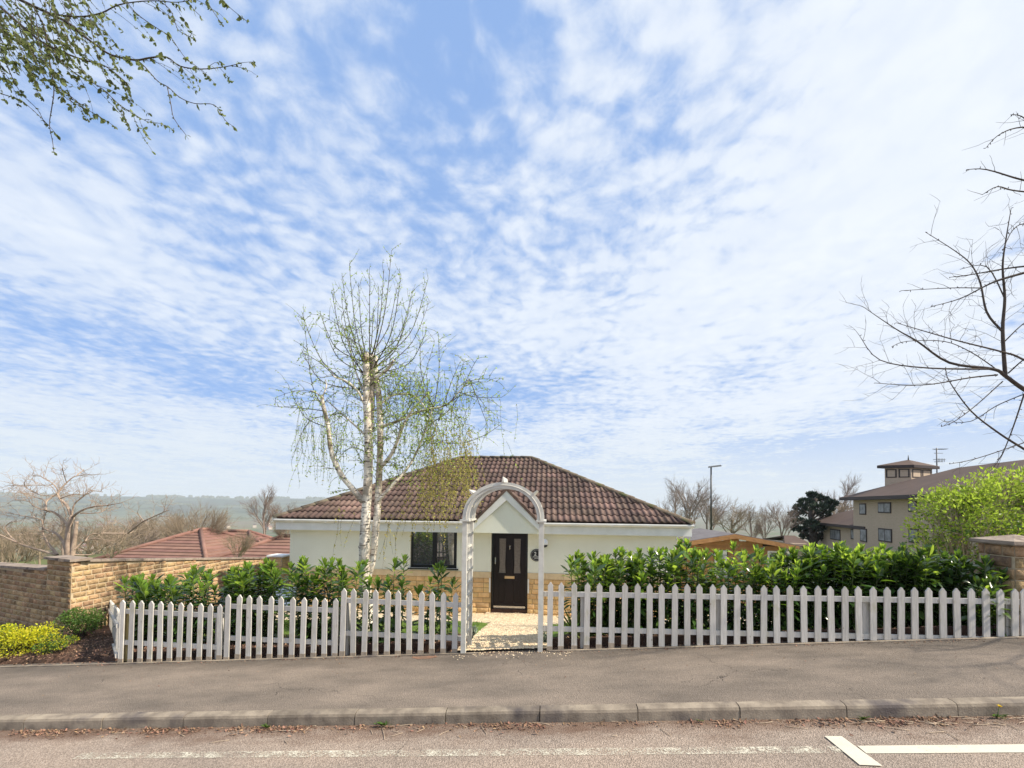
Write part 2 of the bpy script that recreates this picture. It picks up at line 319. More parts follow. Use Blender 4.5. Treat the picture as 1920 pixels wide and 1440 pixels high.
# ------------------------------------------------------------------ mesh builder
def link(o): S.collection.objects.link(o); return o
ORG = {}
class MB:
    def __init__(s): s.v = []; s.f = []; s.mi = []; s.smooth = []
    def face(s, idx, mi=0, sm_=False): s.f.append(idx); s.mi.append(mi); s.smooth.append(sm_)
    def poly(s, pts, mi=0):
        b = len(s.v); s.v += [tuple(p) for p in pts]; s.face(tuple(range(b, b+len(pts))), mi)
    def hexa(s, p, mi=0):
        """8 points: bottom 4 (ccw from above), top 4"""
        b = len(s.v); s.v += [tuple(q) for q in p]
        for q in ((0, 3, 2, 1), (4, 5, 6, 7), (0, 1, 5, 4), (1, 2, 6, 5), (2, 3, 7, 6), (3, 0, 4, 7)): s.face(tuple(b+i for i in q), mi)
    def box(s, x0, x1, y0, y1, z0, z1, mi=0):
        s.hexa([(x0, y0, z0), (x1, y0, z0), (x1, y1, z0), (x0, y1, z0), (x0, y0, z1), (x1, y0, z1), (x1, y1, z1), (x0, y1, z1)], mi)
    def fbox(s, fr, u0, u1, v0, v1, z0, z1, mi=0):
        """box in a local frame fr=(origin, udir, vdir); z absolute offset"""
        o, a, b = fr; P = lambda u, v, z: o + a*u + b*v + V((0, 0, z))
        s.hexa([P(u0, v0, z0), P(u1, v0, z0), P(u1, v1, z0), P(u0, v1, z0), P(u0, v0, z1), P(u1, v0, z1), P(u1, v1, z1), P(u0, v1, z1)], mi)
    def prism(s, pts, off, mi=0):
        """extrude polygon pts by vector off"""
        b = len(s.v); n = len(pts); off = V(off); s.v += [tuple(p) for p in pts] + [tuple(V(p)+off) for p in pts]
        s.face(tuple(range(b, b+n)), mi); s.face(tuple(range(b+2*n-1, b+n-1, -1)), mi)
        for i in range(n): j = (i+1) % n; s.face((b+j, b+i, b+n+i, b+n+j), mi)
    def tube(s, pts, rad, n=6, mi=0, cap=True):
        pts = [V(p) for p in pts]
        if not hasattr(rad, '__len__'): rad = [rad]*len(pts)
        b = len(s.v); up = V((.13, .31, .94)); k = len(pts)
        for i, p in enumerate(pts):
            t = (pts[min(i+1, k-1)] - pts[max(i-1, 0)])
            if t.length < 1e-9: t = V((0, 0, 1))
            t.normalize(); a = t.cross(up)
            if a.length < .05: a = t.cross(V((1, 0, 0)))
            a.normalize(); c = t.cross(a); up = a.cross(t)
            for j in range(n):
                w = 2*pi*j/n; s.v.append(tuple(p + (a*cos(w) + c*sin(w))*rad[i]))
        for i in range(k-1):
            for j in range(n):
                j2 = (j+1) % n; s.face((b+i*n+j, b+i*n+j2, b+(i+1)*n+j2, b+(i+1)*n+j), mi, True)
        if cap: s.face(tuple(b+j for j in range(n-1, -1, -1)), mi); s.face(tuple(b+(k-1)*n+j for j in range(n)), mi)
    def lathe(s, c, prof, n=20, mi=0, axis='Z'):
        b = len(s.v); c = V(c)
        for r, h in prof:
            for j in range(n):
                w = 2*pi*j/n
                q = V((r*cos(w), r*sin(w), h)) if axis == 'Z' else V((r*cos(w), -h, r*sin(w)))
                s.v.append(tuple(c+q))
        for i in range(len(prof)-1):
            for j in range(n): j2 = (j+1) % n; s.face((b+i*n+j, b+i*n+j2, b+(i+1)*n+j2, b+(i+1)*n+j), mi, True)
        s.face(tuple(b+j for j in range(n-1, -1, -1)), mi); s.face(tuple(b+(len(prof)-1)*n+j for j in range(n)), mi)
    def leaf(s, p, d, nrm, L, w, mi=0, curl=.25):
        """lanceolate leaf, folded along the midrib"""
        p = V(p); d = V(d).normalized(); side = d.cross(nrm)
        if side.length < .01: side = d.cross(V((.3, .9, .1)))
        side.normalize(); n = side.cross(d); b = len(s.v)
        s.v.append(tuple(p))
        for t, ww in ((.3, .78), (.62, 1.0), (.86, .6)):
            c = p + d*(L*t) - n*(curl*L*t*t)
            s.v += [tuple(c + side*(w*.5*ww) + n*(w*.14)), tuple(c), tuple(c - side*(w*.5*ww) + n*(w*.14))]
        s.v.append(tuple(p + d*L - n*(curl*L)))
        s.face((b, b+1, b+2), mi, True); s.face((b, b+2, b+3), mi, True)
        for k in (1, 4): s.face((b+k, b+k+3, b+k+4, b+k+1), mi, True); s.face((b+k+1, b+k+4, b+k+5, b+k+2), mi, True)
        s.face((b+7, b+10, b+8), mi, True); s.face((b+8, b+10, b+9), mi, True)
    def sleaf(s, p, d, nrm, L, w, mi=0):
        p = V(p); d = V(d).normalized(); side = d.cross(nrm)
        if side.length < .01: side = V((1, 0, 0))
        side.normalize(); b = len(s.v); n = side.cross(d)
        s.v += [tuple(p), tuple(p+d*(L*.45)+side*(w*.5)), tuple(p+d*L - n*(.1*L)), tuple(p+d*(L*.45)-side*(w*.5))]
        s.face((b, b+1, b+2, b+3), mi)
    def build(s, name, mats, parent=None, origin=None, label=None, cat=None, group=None, kind=None):
        me = bpy.data.meshes.new(name); o = bpy.data.objects.new(name, me)
        og = V(ORG[parent.name]) if parent else (V(origin) if origin is not None else V((0, 0, 0)))
        me.from_pydata([(a-og.x, b-og.y, c-og.z) for a, b, c in s.v], [], s.f)
        if not isinstance(mats, (list, tuple)): mats = [mats]
        for q in mats: me.materials.append(q)
        me.polygons.foreach_set('material_index', s.mi); me.polygons.foreach_set('use_smooth', s.smooth); me.update()
        link(o)
        if parent: o.parent = parent
        else: o.location = og
        ORG[o.name] = tuple(og); return tag(o, label, cat, group, kind)
def tag(o, label=None, cat=None, group=None, kind=None):
    for k, v in (('label', label), ('category', cat), ('group', group), ('kind', kind)):
        if v: o[k] = v
    return o
def thing(name, label, cat, loc, group=None):
    o = bpy.data.objects.new(name, None); link(o); o.location = loc; o.empty_display_size = .2; ORG[o.name] = tuple(loc)
    return tag(o, label, cat, group)
def dup(root, loc, rz=0, sc=1, label=None, lean=0):
    def cp(o, par):
        c = link(o.copy()); c.parent = par
        for ch in o.children: cp(ch, c)
        return c
    r = cp(root, None); r.location = loc; r.rotation_euler = (0, lean, rz); r.scale = (sc,)*3 if not hasattr(sc, '__len__') else sc
    if label: r['label'] = label
    return r
R = random.Random
# ------------------------------------------------------------------ ground, road, pavement, kerb
def spaced(lo, hi, near, d0, gr):
    out = []; x = near[0]; d = d0
    while x > lo: x -= d; d *= gr; out.append(max(x, lo))
    out.reverse(); x = near[0]
    while x < near[1]: out.append(x); x += d0
    d = d0
    while x < hi: out.append(x); x += d; d *= gr
    out.append(hi); return out
def build_ground():
    xs = spaced(-5000, 5000, (-14, 14), .3, 1.13); ys = spaced(-60, 6000, (5, 16), .28, 1.12); mb = MB()
    for y in ys:
        for x in xs:
            z = G(x, y); r = hypot(x, y)
            if y > 6: z += .02*noise.noise(V((x*1.3, y*1.3, 0)))
            if r > 40: z += min(1, (r-40)/400)*10*noise.noise(V((x*.003, y*.003, 3)))
            mb.v.append((x, y, z))
    n = len(xs)
    for j in range(len(ys)-1):
        for i in range(n-1): mb.face((j*n+i, j*n+i+1, (j+1)*n+i+1, (j+1)*n+i), 0, True)
    mb.build('ground', M['ground'], kind='structure')
    mb = MB(); na, nr = 200, 30
    for j in range(nr+1):
        r = 1500 + j*120
        for i in range(na+1):
            a = radians(-75 + 150*i/na); x, y = r*sin(a), r*cos(a)
            crest = 24 if a < .02 else 24 - 125*sm(.02, .5, a)
            crest += 14*noise.noise(V((a*5, 0, 1))) + 5*noise.noise(V((a*17, 0, 2)))
            t = sm(0, 2200, r-1500); z = -75 + (crest+75)*t - max(0, r-3900)*.08
            z += (1-t)*t*60*noise.noise(V((x*.002, y*.002, 5)))
            mb.v.append((x, y, z))
    for j in range(nr):
        for i in range(na): b = j*(na+1)+i; mb.face((b, b+1, b+na+2, b+na+1), 0, True)
    HV = mb.v
    mb.build('hills', M['hills'], kind='structure')
    # woods along the crest and hedgerow belts on the slopes
    rn = R(4); mb = MB()
    def clump(p, r, h):
        b = len(mb.v); k = 6
        mb.v += [(p[0]+r*cos(2*pi*i/k)*rn.uniform(.8, 1.2), p[1]+r*sin(2*pi*i/k), p[2]-4) for i in range(k)]
        mb.v += [(p[0]+.8*r*cos(2*pi*i/k)*rn.uniform(.7, 1.1), p[1]+.8*r*sin(2*pi*i/k), p[2]+h*rn.uniform(.55, .8)) for i in range(k)]
        mb.v.append((p[0], p[1], p[2]+h))
        for i in range(k):
            j = (i+1) % k; mb.face((b+i, b+j, b+k+j, b+k+i), 0, True); mb.face((b+k+i, b+k+j, b+2*k), 0, True)
    for i in range(1500):
        j = rn.choice((16, 17, 17, 18, 18, 19, 20)); ii = rn.uniform(0, na-1); b = j*(na+1)+int(ii); f = ii % 1
        p = [HV[b][k]*(1-f)+HV[b+1][k]*f for k in range(3)]
        if noise.noise(V((ii*.25, j*.2, 9))) > -.12: clump(p, rn.uniform(9, 20), rn.uniform(9, 20))
    for q in range(70):
        j = rn.randint(2, 15); i0 = rn.randint(4, na-16); L = rn.randint(3, 10)
        for s_ in range(L*7):
            ii = i0 + s_/7; b = j*(na+1)+int(ii); f = ii % 1; p = [HV[b][k]*(1-f)+HV[b+1][k]*f for k in range(3)]
            clump(p, rn.uniform(7, 13), rn.uniform(5, 11))
    mb.build('far_wood', M['farwood'], kind='stuff', label='distant woods and hedgerows along the hazy valley ridge', cat='woodland')
    # road
    mb = MB(); X = [-60+i*1.0 for i in range(121)]; Y = [-8, -4, -1, 1, 2.5, 3.3, 4.06]
    for y in Y:
        for x in X: mb.v.append((x, y, kerbz(x) - .11 + .02*(y-4.03 if y < 4.03 else 0)))
    for j in range(len(Y)-1):
        for i in range(120): b = j*121+i; mb.face((b, b+1, b+122, b+121), 0, True)
    mb.build('road', M['road'], kind='structure')
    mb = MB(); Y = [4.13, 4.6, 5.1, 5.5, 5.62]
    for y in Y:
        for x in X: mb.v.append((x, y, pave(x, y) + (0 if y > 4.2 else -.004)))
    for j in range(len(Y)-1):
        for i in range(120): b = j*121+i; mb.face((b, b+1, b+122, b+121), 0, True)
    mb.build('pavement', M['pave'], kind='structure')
    # kerb: separate stones with chamfered front edge
    mb = MB(); rn = R(2)
    for k in range(-40, 41):
        x0 = -.08 + .894*k + .004; x1 = x0 + .886; dz = rn.uniform(-.003, .003); dy = rn.uniform(-.004, .004); n = 8
        prof = [(4.03, -.16), (4.03+.006, -.03), (4.045, -.008), (4.075, .002), (4.135, .003), (4.135, -.16)]
        b = len(mb.v)
        for i in range(n+1):
            x = x0 + (x1-x0)*i/n; e = .0015 if i in (0, n) else 0
            for (y, z) in prof:
                w = .0015*noise.noise(V((x*6, y*20, z*20)))
                mb.v.append((x, y+dy+w+(e if y < 4.1 else 0), kerbz(x)+z+dz+w-e))
        m_ = len(prof)
        for i in range(n):
            for j in range(m_-1): mb.face((b+i*m_+j, b+(i+1)*m_+j, b+(i+1)*m_+j+1, b+i*m_+j+1), 0, False)
        mb.face(tuple(b+j for j in range(m_-1, -1, -1))); mb.face(tuple(b+n*m_+j for j in range(m_)))
    mb.build('kerb', M['kerb'], kind='structure')
    # kerb edge strip at the back of the pavement
    mb = MB()
    for k in range(-26, 26):
        x0 = k*.9; x1 = x0+.895
        if -1.28 < x0+.45 < .1: continue
        p = lambda x, y, z: (x, y, pave(x, 5.55)+z)
        mb.hexa([p(x0, 5.49, -.1), p(x1, 5.49, -.1), p(x1, 5.53, -.1), p(x0, 5.53, -.1), p(x0, 5.49, .012), p(x1, 5.49, .012), p(x1, 5.53, .012), p(x0, 5.53, .012)])
    mb.build('pavement_edging', M['kerb'], kind='structure')
    # road markings
    def rpt(px, py):
        y = 4.0
        for _ in range(12):
            p = at(px, py, y); want = kerbz(p.x) - .11 + .02*(y-4.03)
            dd = p - CAM; t = (want-CAM.z)/dd.z; y = (CAM+dd*t).y
        return at(px, py, y)
    def strip(name, pts, m, dz=.004):
        mb = MB(); mb.poly([(p.x, p.y, p.z+dz) for p in pts]); mb.build(name, m, kind='structure')
    def line(name, x0, x1, ya, yb, m, dz=.004):
        mb = MB(); n = 40
        for i in range(n+1):
            x = x0+(x1-x0)*i/n
            for k, y in enumerate((ya, yb)):
                y += .006*noise.noise(V((x*9, k*5, 0))); mb.v.append((x, y, kerbz(x)-.11+.02*(y-4.03)+dz))
        for i in range(n): mb.face((2*i, 2*i+2, 2*i+3, 2*i+1))
        mb.build(name, m, kind='structure')
    a = rpt(1620, 1414); b = rpt(1620, 1399)
    print('MARK', a, b, rpt(1550, 1382), rpt(1640, 1438), rpt(140, 1425), rpt(960, 1413))
    line('road_marking', a.x+.02, 14, a.y, b.y, M['paint'])
    l = rpt(133, 1425); line('road_marking', l.x, a.x-.1, a.y+.01, b.y-.0, M['wornpaint'])
    q = [rpt(*p) for p in ((1612, 1436), (1655, 1438), (1578, 1382), (1546, 1382))]
    strip('road_marking', q, M['paint'], .008)
    # patch on pavement
    mb = MB(); cx = at(796, 1237, 5.42); mb.poly([(cx.x+.16*cos(a)*(1+.2*sin(3*a)), 5.42+.05*sin(a), pave(cx.x+.16*cos(a), 5.42+.05*sin(a))+.004) for a in [2*pi*i/18 for i in range(18)]])
    mb.build('pavement_patch', M['patch'], kind='structure')
    # gravel path
    mb = MB(); n = 26
    for j in range(n+1):
        y = 5.56 + (10.95-5.56)*j/n; t = max(0, min(1, (y-5.6)/5.0)); z = pave(-.5, 5.55)*(1-t) - .815*t + .03
        xl = -1.22 + .03*noise.noise(V((y*3, 0, 0))); xr = -.02 + .05*sm(6, 8, y) + .03*noise.noise(V((y*3, 5, 0)))
        if y > 9: xl = -1.6; xr = -.2
        for i in range(9):
            x = xl+(xr-xl)*i/8; mb.v.append((x, y, z + .0703*(x+.5)*(1-t) + .01*noise.noise(V((x*6, y*6, 0)))))
    for j in range(n):
        for i in range(8): b = j*9+i; mb.face((b, b+1, b+10, b+9), 0, True)
    mb.build('path', M['gravel'], kind='structure')
    pv = mb.v; mb = MB(); rn = R(5)
    def pebble(x, y, z, r):
        b = len(mb.v); a0 = rn.uniform(0, 6)
        for k in range(5): mb.v.append((x+r*cos(a0+k*1.257)*rn.uniform(.7, 1.2), y+r*sin(a0+k*1.257)*rn.uniform(.7, 1.2), z+r*rn.uniform(-.1, .2)))
        mb.v.append((x, y, z+r*.6))
        for k in range(5): mb.face((b+k, b+(k+1) % 5, b+5))
    for _ in range(9000):
        j = rn.random()**1.3*(n-.01); i = rn.random()*7.99; b = int(j)*9+int(i); f = j % 1; g = i % 1
        p = V(pv[b])*(1-f)*(1-g)+V(pv[b+1])*(1-f)*g+V(pv[b+9])*f*(1-g)+V(pv[b+10])*f*g
        pebble(p.x, p.y, p.z, rn.uniform(.008, .019))
    for _ in range(260):
        x = rn.uniform(-1.4, .3); y = 5.56-abs(rn.gauss(0, .09)); pebble(x, y, pave(x, y), rn.uniform(.004, .011))
    mb.build('gravel', M['pebble'], kind='stuff', label='loose cream gravel covering the front path', cat='gravel')
build_ground()
# ------------------------------------------------------------------ block walls
def blocks(mb, fr, u0, u1, z0f, z1f, hc, lw, rn, gap=.009, out=.018, step=0, hole=None):
    """courses of rough blocks on the plane v=0 facing -v of frame fr. z0f/z1f functions of u"""
    o, a, b = fr; zmax = max(z1f(u0), z1f(u1)); zmin = min(z0f(u0), z0f(u1)); k = 0; z = zmax
    while z > zmin:
        u = u0 - rn.uniform(0, lw); zt = z - gap/2; zb = z - hc + gap/2
        while u < u1:
            w = lw*rn.uniform(.62, 1.35); ua, ub = max(u, u0)+gap/2, min(u+w, u1)-gap/2; u += w
            if ub-ua < .03: continue
            um = (ua+ub)/2
            if zt > z1f(um)+.02 or zb < z0f(um)-hc: continue
            if hole and hole(um, (zt+zb)/2): continue
            e = min(.016, hc*.16); P = lambda uu, v, zz: tuple(o + a*uu + b*v + V((0, 0, zz)))
            j = lambda: rn.uniform(-.006, .006)
            base = len(mb.v)
            mb.v += [P(ua, .0, zb), P(ub, 0, zb), P(ub, 0, zt), P(ua, 0, zt)]
            mb.v += [P(ua+e+j(), -out*rn.uniform(.5, 1), zb+e+j()), P(ub-e+j(), -out*rn.uniform(.5, 1), zb+e+j()), P(ub-e+j(), -out*rn.uniform(.5, 1), zt-e+j()), P(ua+e+j(), -out*rn.uniform(.5, 1), zt-e+j())]
            mb.v.append(P(um+rn.uniform(-.2, .2)*(ub-ua), -out*rn.uniform(.9, 1.7), (zt+zb)/2+rn.uniform(-.01, .01)))
            B = base
            for q in ((0, 1, 5, 4), (1, 2, 6, 5), (2, 3, 7, 6), (3, 0, 4, 7)): mb.face(tuple(B+i for i in q))
            for q in ((4, 5), (5, 6), (6, 7), (7, 4)): mb.face((B+q[0], B+q[1], B+8), 0, True)
        z -= hc; k += 1
# left stone wall
def stone_wall():
    rn = R(11); c = at(135, 1050, 7.2); X, Y = c.x, c.y; th = .24
    t = thing('stone_wall', 'tan stone garden wall with flat coping turning a corner behind the yellow shrub', 'wall', (X, Y, G(X, Y)))
    top = lambda u: c.z - .115*u - .035
    def along(name, fr, L, topf, seed, zlow, sk=0, se=0):
        rn = R(seed)
        mb = MB(); o, a, b = fr; n = 12
        for i in range(n):
            u0, u1 = L*i/n, L*(i+1)/n; P = lambda u, v, z: tuple(o+a*u+b*v+V((0, 0, z)))
            mb.hexa([P(u0, .002, zlow), P(u1, .002, zlow), P(u1-se*(i == n-1), th, zlow), P(u0+sk*(i == 0), th, zlow), P(u0, .002, topf(u0)), P(u1, .002, topf(u1)), P(u1-se*(i == n-1), th, topf(u1)), P(u0+sk*(i == 0), th, topf(u0))])
        core = mb
        mb2 = MB(); blocks(mb2, fr, 0, L, lambda u: zlow, topf, .098, .20, rn, gap=.014)
        return core, mb2
    o = V((X, Y, 0))
    # side wall along +y, face towards +x : u=+y, normal(-v)=+x -> v=-x
    fr1 = (o, V((0, 1, 0)), V((-1, 0, 0))); L1 = 6.7
    c1, b1 = along('a', fr1, L1, top, 3, -2.2, .09)
    # road-side wall going left, slightly back: u from left to right so that -v faces the road
    d = V((-1, .30, 0)).normalized(); Lh = .86; nrm = V((d.y, -d.x, 0))
    if nrm.y > 0: nrm = -nrm
    topz = c.z - .035
    o2 = o + d*Lh; fr2 = (o2, -d, -nrm); c2, b2 = along('b', fr2, Lh, lambda u: topz, 5, -2.2, 0, .10)
    L3 = 6.5; o3 = o + d*(Lh+L3); fr3 = (o3, -d, -nrm); c3, b3 = along('c', fr3, L3, lambda u: topz-.215-.03*(L3-u), 7, -2.5)
    for m_, lst in ((M['mortar'], (c1, c2, c3)),):
        mb = MB()
        for q in lst:
            b = len(mb.v); mb.v += q.v
            for f in q.f: mb.face(tuple(i+b for i in f))
        mb.build('mortar_core', m_, t)
    mb = MB()
    for q in (b1, b2, b3):
        b = len(mb.v); mb.v += q.v
        for f, s_ in zip(q.f, q.smooth): mb.face(tuple(i+b for i in f), 0, s_)
    mb.build('stonework', M['stone'], t)
    mb = MB()
    def cope(fr, L, tf, e0, e1):
        n = max(1, int(L/.45)); u = -e0
        for i in range(n):
            u0 = -e0 + (L+e0+e1)*i/n + .002; u1 = -e0 + (L+e0+e1)*(i+1)/n - .002; o, a, b = fr; dz = rn.uniform(-.004, .004)
            P = lambda u, v, z: tuple(o+a*u+b*v+V((0, 0, z+dz)))
            mb.hexa([P(u0, -.045, tf(u0)), P(u1, -.045, tf(u1)), P(u1, th+.045, tf(u1)), P(u0, th+.045, tf(u0)), P(u0, -.045, tf(u0)+.045), P(u1, -.045, tf(u1)+.045), P(u1, th+.045, tf(u1)+.045), P(u0, th+.045, tf(u0)+.045)])
    cope(fr1, L1, top, .0, .1); cope(fr2, Lh-.0, lambda u: topz+.003, .04, .04); cope(fr3, L3, lambda u: topz-.215-.03*(L3-u), 0, -.0)
    mb.build('coping', M['coping'], t)
    # brick pier at far end
    p = at(517, 1040, 12.6)
    t2 = thing('brick_pier', 'slim buff brick pier at the end of the stone wall beside the house', 'pier', (p.x, p.y, -1))
    mb = MB(); mb.box(p.x-.21, p.x+.21, p.y, p.y+.4, -1.2, p.z-.07); mb.build('mortar_core', M['mortar'], t2)
    mb = MB(); blocks(mb, (V((p.x-.215, p.y-.004, 0)), V((1, 0, 0)), V((0, 1, 0))), 0, .43, lambda u: -1.2, lambda u: p.z-.07, .075, .22, R(8), out=.006)
    blocks(mb, (V((p.x+.214, p.y, 0)), V((0, 1, 0)), V((-1, 0, 0))), 0, .4, lambda u: -1.2, lambda u: p.z-.07, .075, .22, R(9), out=.006); mb.build('brickwork', M['plinth'], t2)
    mb = MB(); mb.box(p.x-.27, p.x+.27, p.y-.05, p.y+.45, p.z-.07, p.z-.02); mb.build('cap', M['white'], t2)
stone_wall()
def pillar():
    y0 = 5.95; w = .46; x0 = at(1834, 1020, y0+w).x; zt = at(1832, 1022, 5.95).z; zb = pave(x0+.3, 5.6)
    t = thing('stone_pillar', 'square tan block pillar with a shallow pyramid cap at the right end of the picket fence', 'pillar', (x0+w/2, y0+w/2, zb))
    mb = MB(); mb.box(x0+.004, x0+w-.004, y0+.004, y0+w-.004, zb-.4, zt); mb.build('mortar_core', M['mortar'], t)
    mb = MB(); rn = R(21)
    blocks(mb, (V((x0, y0, 0)), V((1, 0, 0)), V((0, 1, 0))), 0, w, lambda u: zb-.3, lambda u: zt, .145, .33, rn, gap=.012, out=.022)
    blocks(mb, (V((x0, y0+w, 0)), V((0, -1, 0)), V((1, 0, 0))), 0, w, lambda u: zb-.3, lambda u: zt, .145, .33, rn, gap=.012, out=.022)
    mb.build('stonework', M['stone'], t)
    mb = MB(); a, b, c_, d = x0-.06, x0+w+.06, y0-.06, y0+w+.06; e = .012
    mb.hexa([(a+e, c_+e, zt), (b-e, c_+e, zt), (b-e, d-e, zt), (a+e, d-e, zt), (a, c_, zt+.015), (b, c_, zt+.015), (b, d, zt+.015), (a, d, zt+.015)])
    mb.hexa([(a, c_, zt+.016), (b, c_, zt+.016), (b, d, zt+.016), (a, d, zt+.016), (a, c_, zt+.055), (b, c_, zt+.055), (b, d, zt+.055), (a, d, zt+.055)])
    ax, ay = (a+b)/2, (c_+d)/2; bb = len(mb.v)
    mb.v += [(a, c_, zt+.056), (b, c_, zt+.056), (b, d, zt+.056), (a, d, zt+.056), (ax, ay, zt+.13)]
    for i in range(4): mb.face((bb+i, bb+(i+1) % 4, bb+4))
    mb.build('cap', M['coping'], t)
    # wall running on to the right behind the pillar
    t = thing('garden_wall', 'low tan block wall running right from the stone pillar', 'wall', (x0+w, y0+.3, zb))
    mb = MB(); mb.box(x0+w+.03, x0+w+6, y0+.25, y0+.5, zb-.3, zt-.25); mb.build('mortar_core', M['mortar'], t)
    mb = MB(); blocks(mb, (V((x0+w+.03, y0+.246, 0)), V((1, 0, 0)), V((0, 1, 0))), 0, 5.9, lambda u: zb-.2, lambda u: zt-.25, .145, .33, R(5)); mb.build('stonework', M['stone'], t)
pillar()
# ------------------------------------------------------------------ bungalow
def tiles(mb, o, a, s_, W_, Ls, left, right, gauge=.343, roll=.152, seed=1, amp=.036):
    """pantile courses. o eave corner, a along eave, s_ unit up slope; left(d), right(d) clip limits along a at slope distance d"""
    n = a.cross(s_).normalized()
    if n.z < 0: n = -n
    rn = R(seed); nc = int(Ls/gauge)+1; sub = 6; tw = 2*roll
    for c in range(nc):
        d0 = c*gauge; d1 = min(d0+gauge+.05, Ls+.02)
        if d0 >= Ls: break
        k = int(floor(-.5/tw))
        for k in range(-1, int(W_/tw)+2):
            x0 = k*tw; dj = rn.uniform(-.006, .006); hj = rn.uniform(-.003, .003); dm = (d0+d1)/2
            L_, R_ = left(dm), right(dm)
            if x0+tw < L_ or x0 > R_: continue
            b = len(mb.v); cols = []
            for i in range(2*sub+1):
                x = x0 + tw*i/(2*sub); ph = (i/sub) % 1.0
                x = min(max(x, left(d0)-.02), right(d0)+.02)
                h = amp*(max(0, sin(pi*min(1, ph/.62))) if ph < .62 else -.12)
                cols.append((x, h))
            for x, h in cols:
                xt = min(max(x, left(d1)), right(d1))
                for (dd, lift, xx) in ((d0+dj, .030, x), (d0+dj, .012, x), (d1, .002, xt)):
                    hh = h if lift != .012 else h*.55
                    mb.v.append(tuple(o + a*xx + s_*dd + n*(hh+lift+hj)))
            for i in range(len(cols)-1):
                q = b+i*3; mb.face((q, q+3, q+5, q+2), 0, True); mb.face((q+1, q+4, q+3, q), 0, False)
def bungalow():
    WX0, WX1, WY, WYb = -6.88, 3.08, 10.8, 18.2
    ex0, ex1, ey0, ey1, ez = -7.12, 3.37, 10.48, 18.52, 1.535
    rise = 2.0; run = (ey1-ey0)/2; rx0, rx1, rz = ex0+run, ex1-run, ez+rise
    t = thing('bungalow', 'white rendered bungalow with a brown tiled hip roof and small gabled porch', 'house', ((WX0+WX1)/2, WY, -.82))
    zb0, zb1 = .08, .235   # band
    ox0, ox1, oz0, oz1 = -3.665+.05, -2.40, .26, 1.255     # window opening
    wl, wr = at(770, 1000, WY).x, at(857, 1000, WY).x; ox0, ox1 = wl, wr; oz0, oz1 = at(800, 1065, WY).z, at(800, 991, WY).z
    dl, dr = at(920, 1100, WY).x, at(989, 1100, WY).x; dz0, dz1 = -.80, at(955, 992, WY).z
    WT = 1.30
    mb = MB()
    def wallseg(x0, x1, z0, z1): mb.box(x0, x1, WY, WY+.25, z0, z1)
    wallseg(WX0, ox0, zb1, WT); wallseg(ox0, ox1, oz1, WT); wallseg(ox0, ox1, zb1, oz0); wallseg(ox1, dl, zb1, WT)
    mb.box(dl, dr, WY, WY+.25, dz1, WT); wallseg(dr, WX1, zb1, WT)
    mb.box(WX0, WX0+.25, WY+.25, WYb, zb1, WT); mb.box(WX1-.25, WX1, WY+.25, WYb, zb1, WT); mb.box(WX0, WX1, WYb, WYb+.25, zb1, WT)
    # gable triangle above the door
    gl, gr, ga = at(893, 985, WY-.02), at(1012, 985, WY-.02), at(957, 928, WY-.02)
    gxm = (gl.x+gr.x)/2; gz = ga.z
    mb.prism([(gl.x-.01, 10.42, 1.245), (gr.x+.01, 10.42, 1.245), (gr.x+.01, 10.42, 1.40), (gxm, 10.42, gz+.02), (gl.x-.01, 10.42, 1.40)], (0, .37, 0))
    mb.build('wall', M['render'], t)
    mb = MB(); mb.box(WX0+.3, WX1-.3, WY+.5, WY+.55, -.8, WT-.05); mb.build('interior', M['darktrim'], t)
    # plinth
    zg = -1.1; mb = MB()
    for x0, x1 in ((WX0+.01, dl), (dr, WX1-.01)): mb.box(x0, x1, WY+.006, WY+.25, zg, zb0)
    mb.box(WX0+.006, WX0+.25, WY+.25, WYb, zg, zb0); mb.box(WX1-.25, WX1-.006, WY+.25, WYb, zg, zb0)
    mb.build('plinth_mortar', M['jointdark'], t)
    mb = MB(); rn = R(31)
    blocks(mb, (V((WX0, WY+.004, 0)), V((1, 0, 0)), V((0, 1, 0))), 0, dl-WX0, lambda u: zg, lambda u: zb0, .125, .25, rn, gap=.011, out=.012)
    blocks(mb, (V((dr, WY+.004, 0)), V((1, 0, 0)), V((0, 1, 0))), 0, WX1-dr, lambda u: zg, lambda u: zb0, .125, .25, rn, gap=.011, out=.012)
    blocks(mb, (V((WX1-.004, WY, 0)), V((0, 1, 0)), V((-1, 0, 0))), 0, WYb-WY, lambda u: zg, lambda u: zb0, .125, .25, rn, gap=.011, out=.012)
    blocks(mb, (V((WX0+.004, WYb, 0)), V((0, -1, 0)), V((1, 0, 0))), 0, WYb-WY, lambda u: zg, lambda u: zb0, .125, .25, rn, gap=.011, out=.012)
    mb.build('plinth', M['plinth'], t)
    for lo_, hi_ in ((WX0-.012, dl), (dr, WX1+.012)):
        mb = MB(); u = lo_
        while u < hi_-.02: u2 = min(u+.45, hi_); mb.box(u+.002, u2-.002, WY-.014, WY+.24, zb0+.002, zb1-.002); u = u2
        mb.build('plinth_band', M['band'], t)
    # window
    fy = WY+.05; fr = mb = MB(); b = .055
    w = thing('x', '', '', (0, 0, 0)) if False else None
    mb.box(ox0, ox1, fy, fy+.07, oz0, oz0+b); mb.box(ox0, ox1, fy, fy+.07, oz1-b*.8, oz1); mb.box(ox0, ox0+b, fy, fy+.07, oz0+b, oz1-b*.8); mb.box(ox1-.09, ox1, fy, fy+.07, oz0+b, oz1-b*.8)
    mx = ox0+(ox1-ox0)*.515; mb.box(mx-.055, mx+.055, fy-.012, fy+.07, oz0+b, oz1-b*.8)
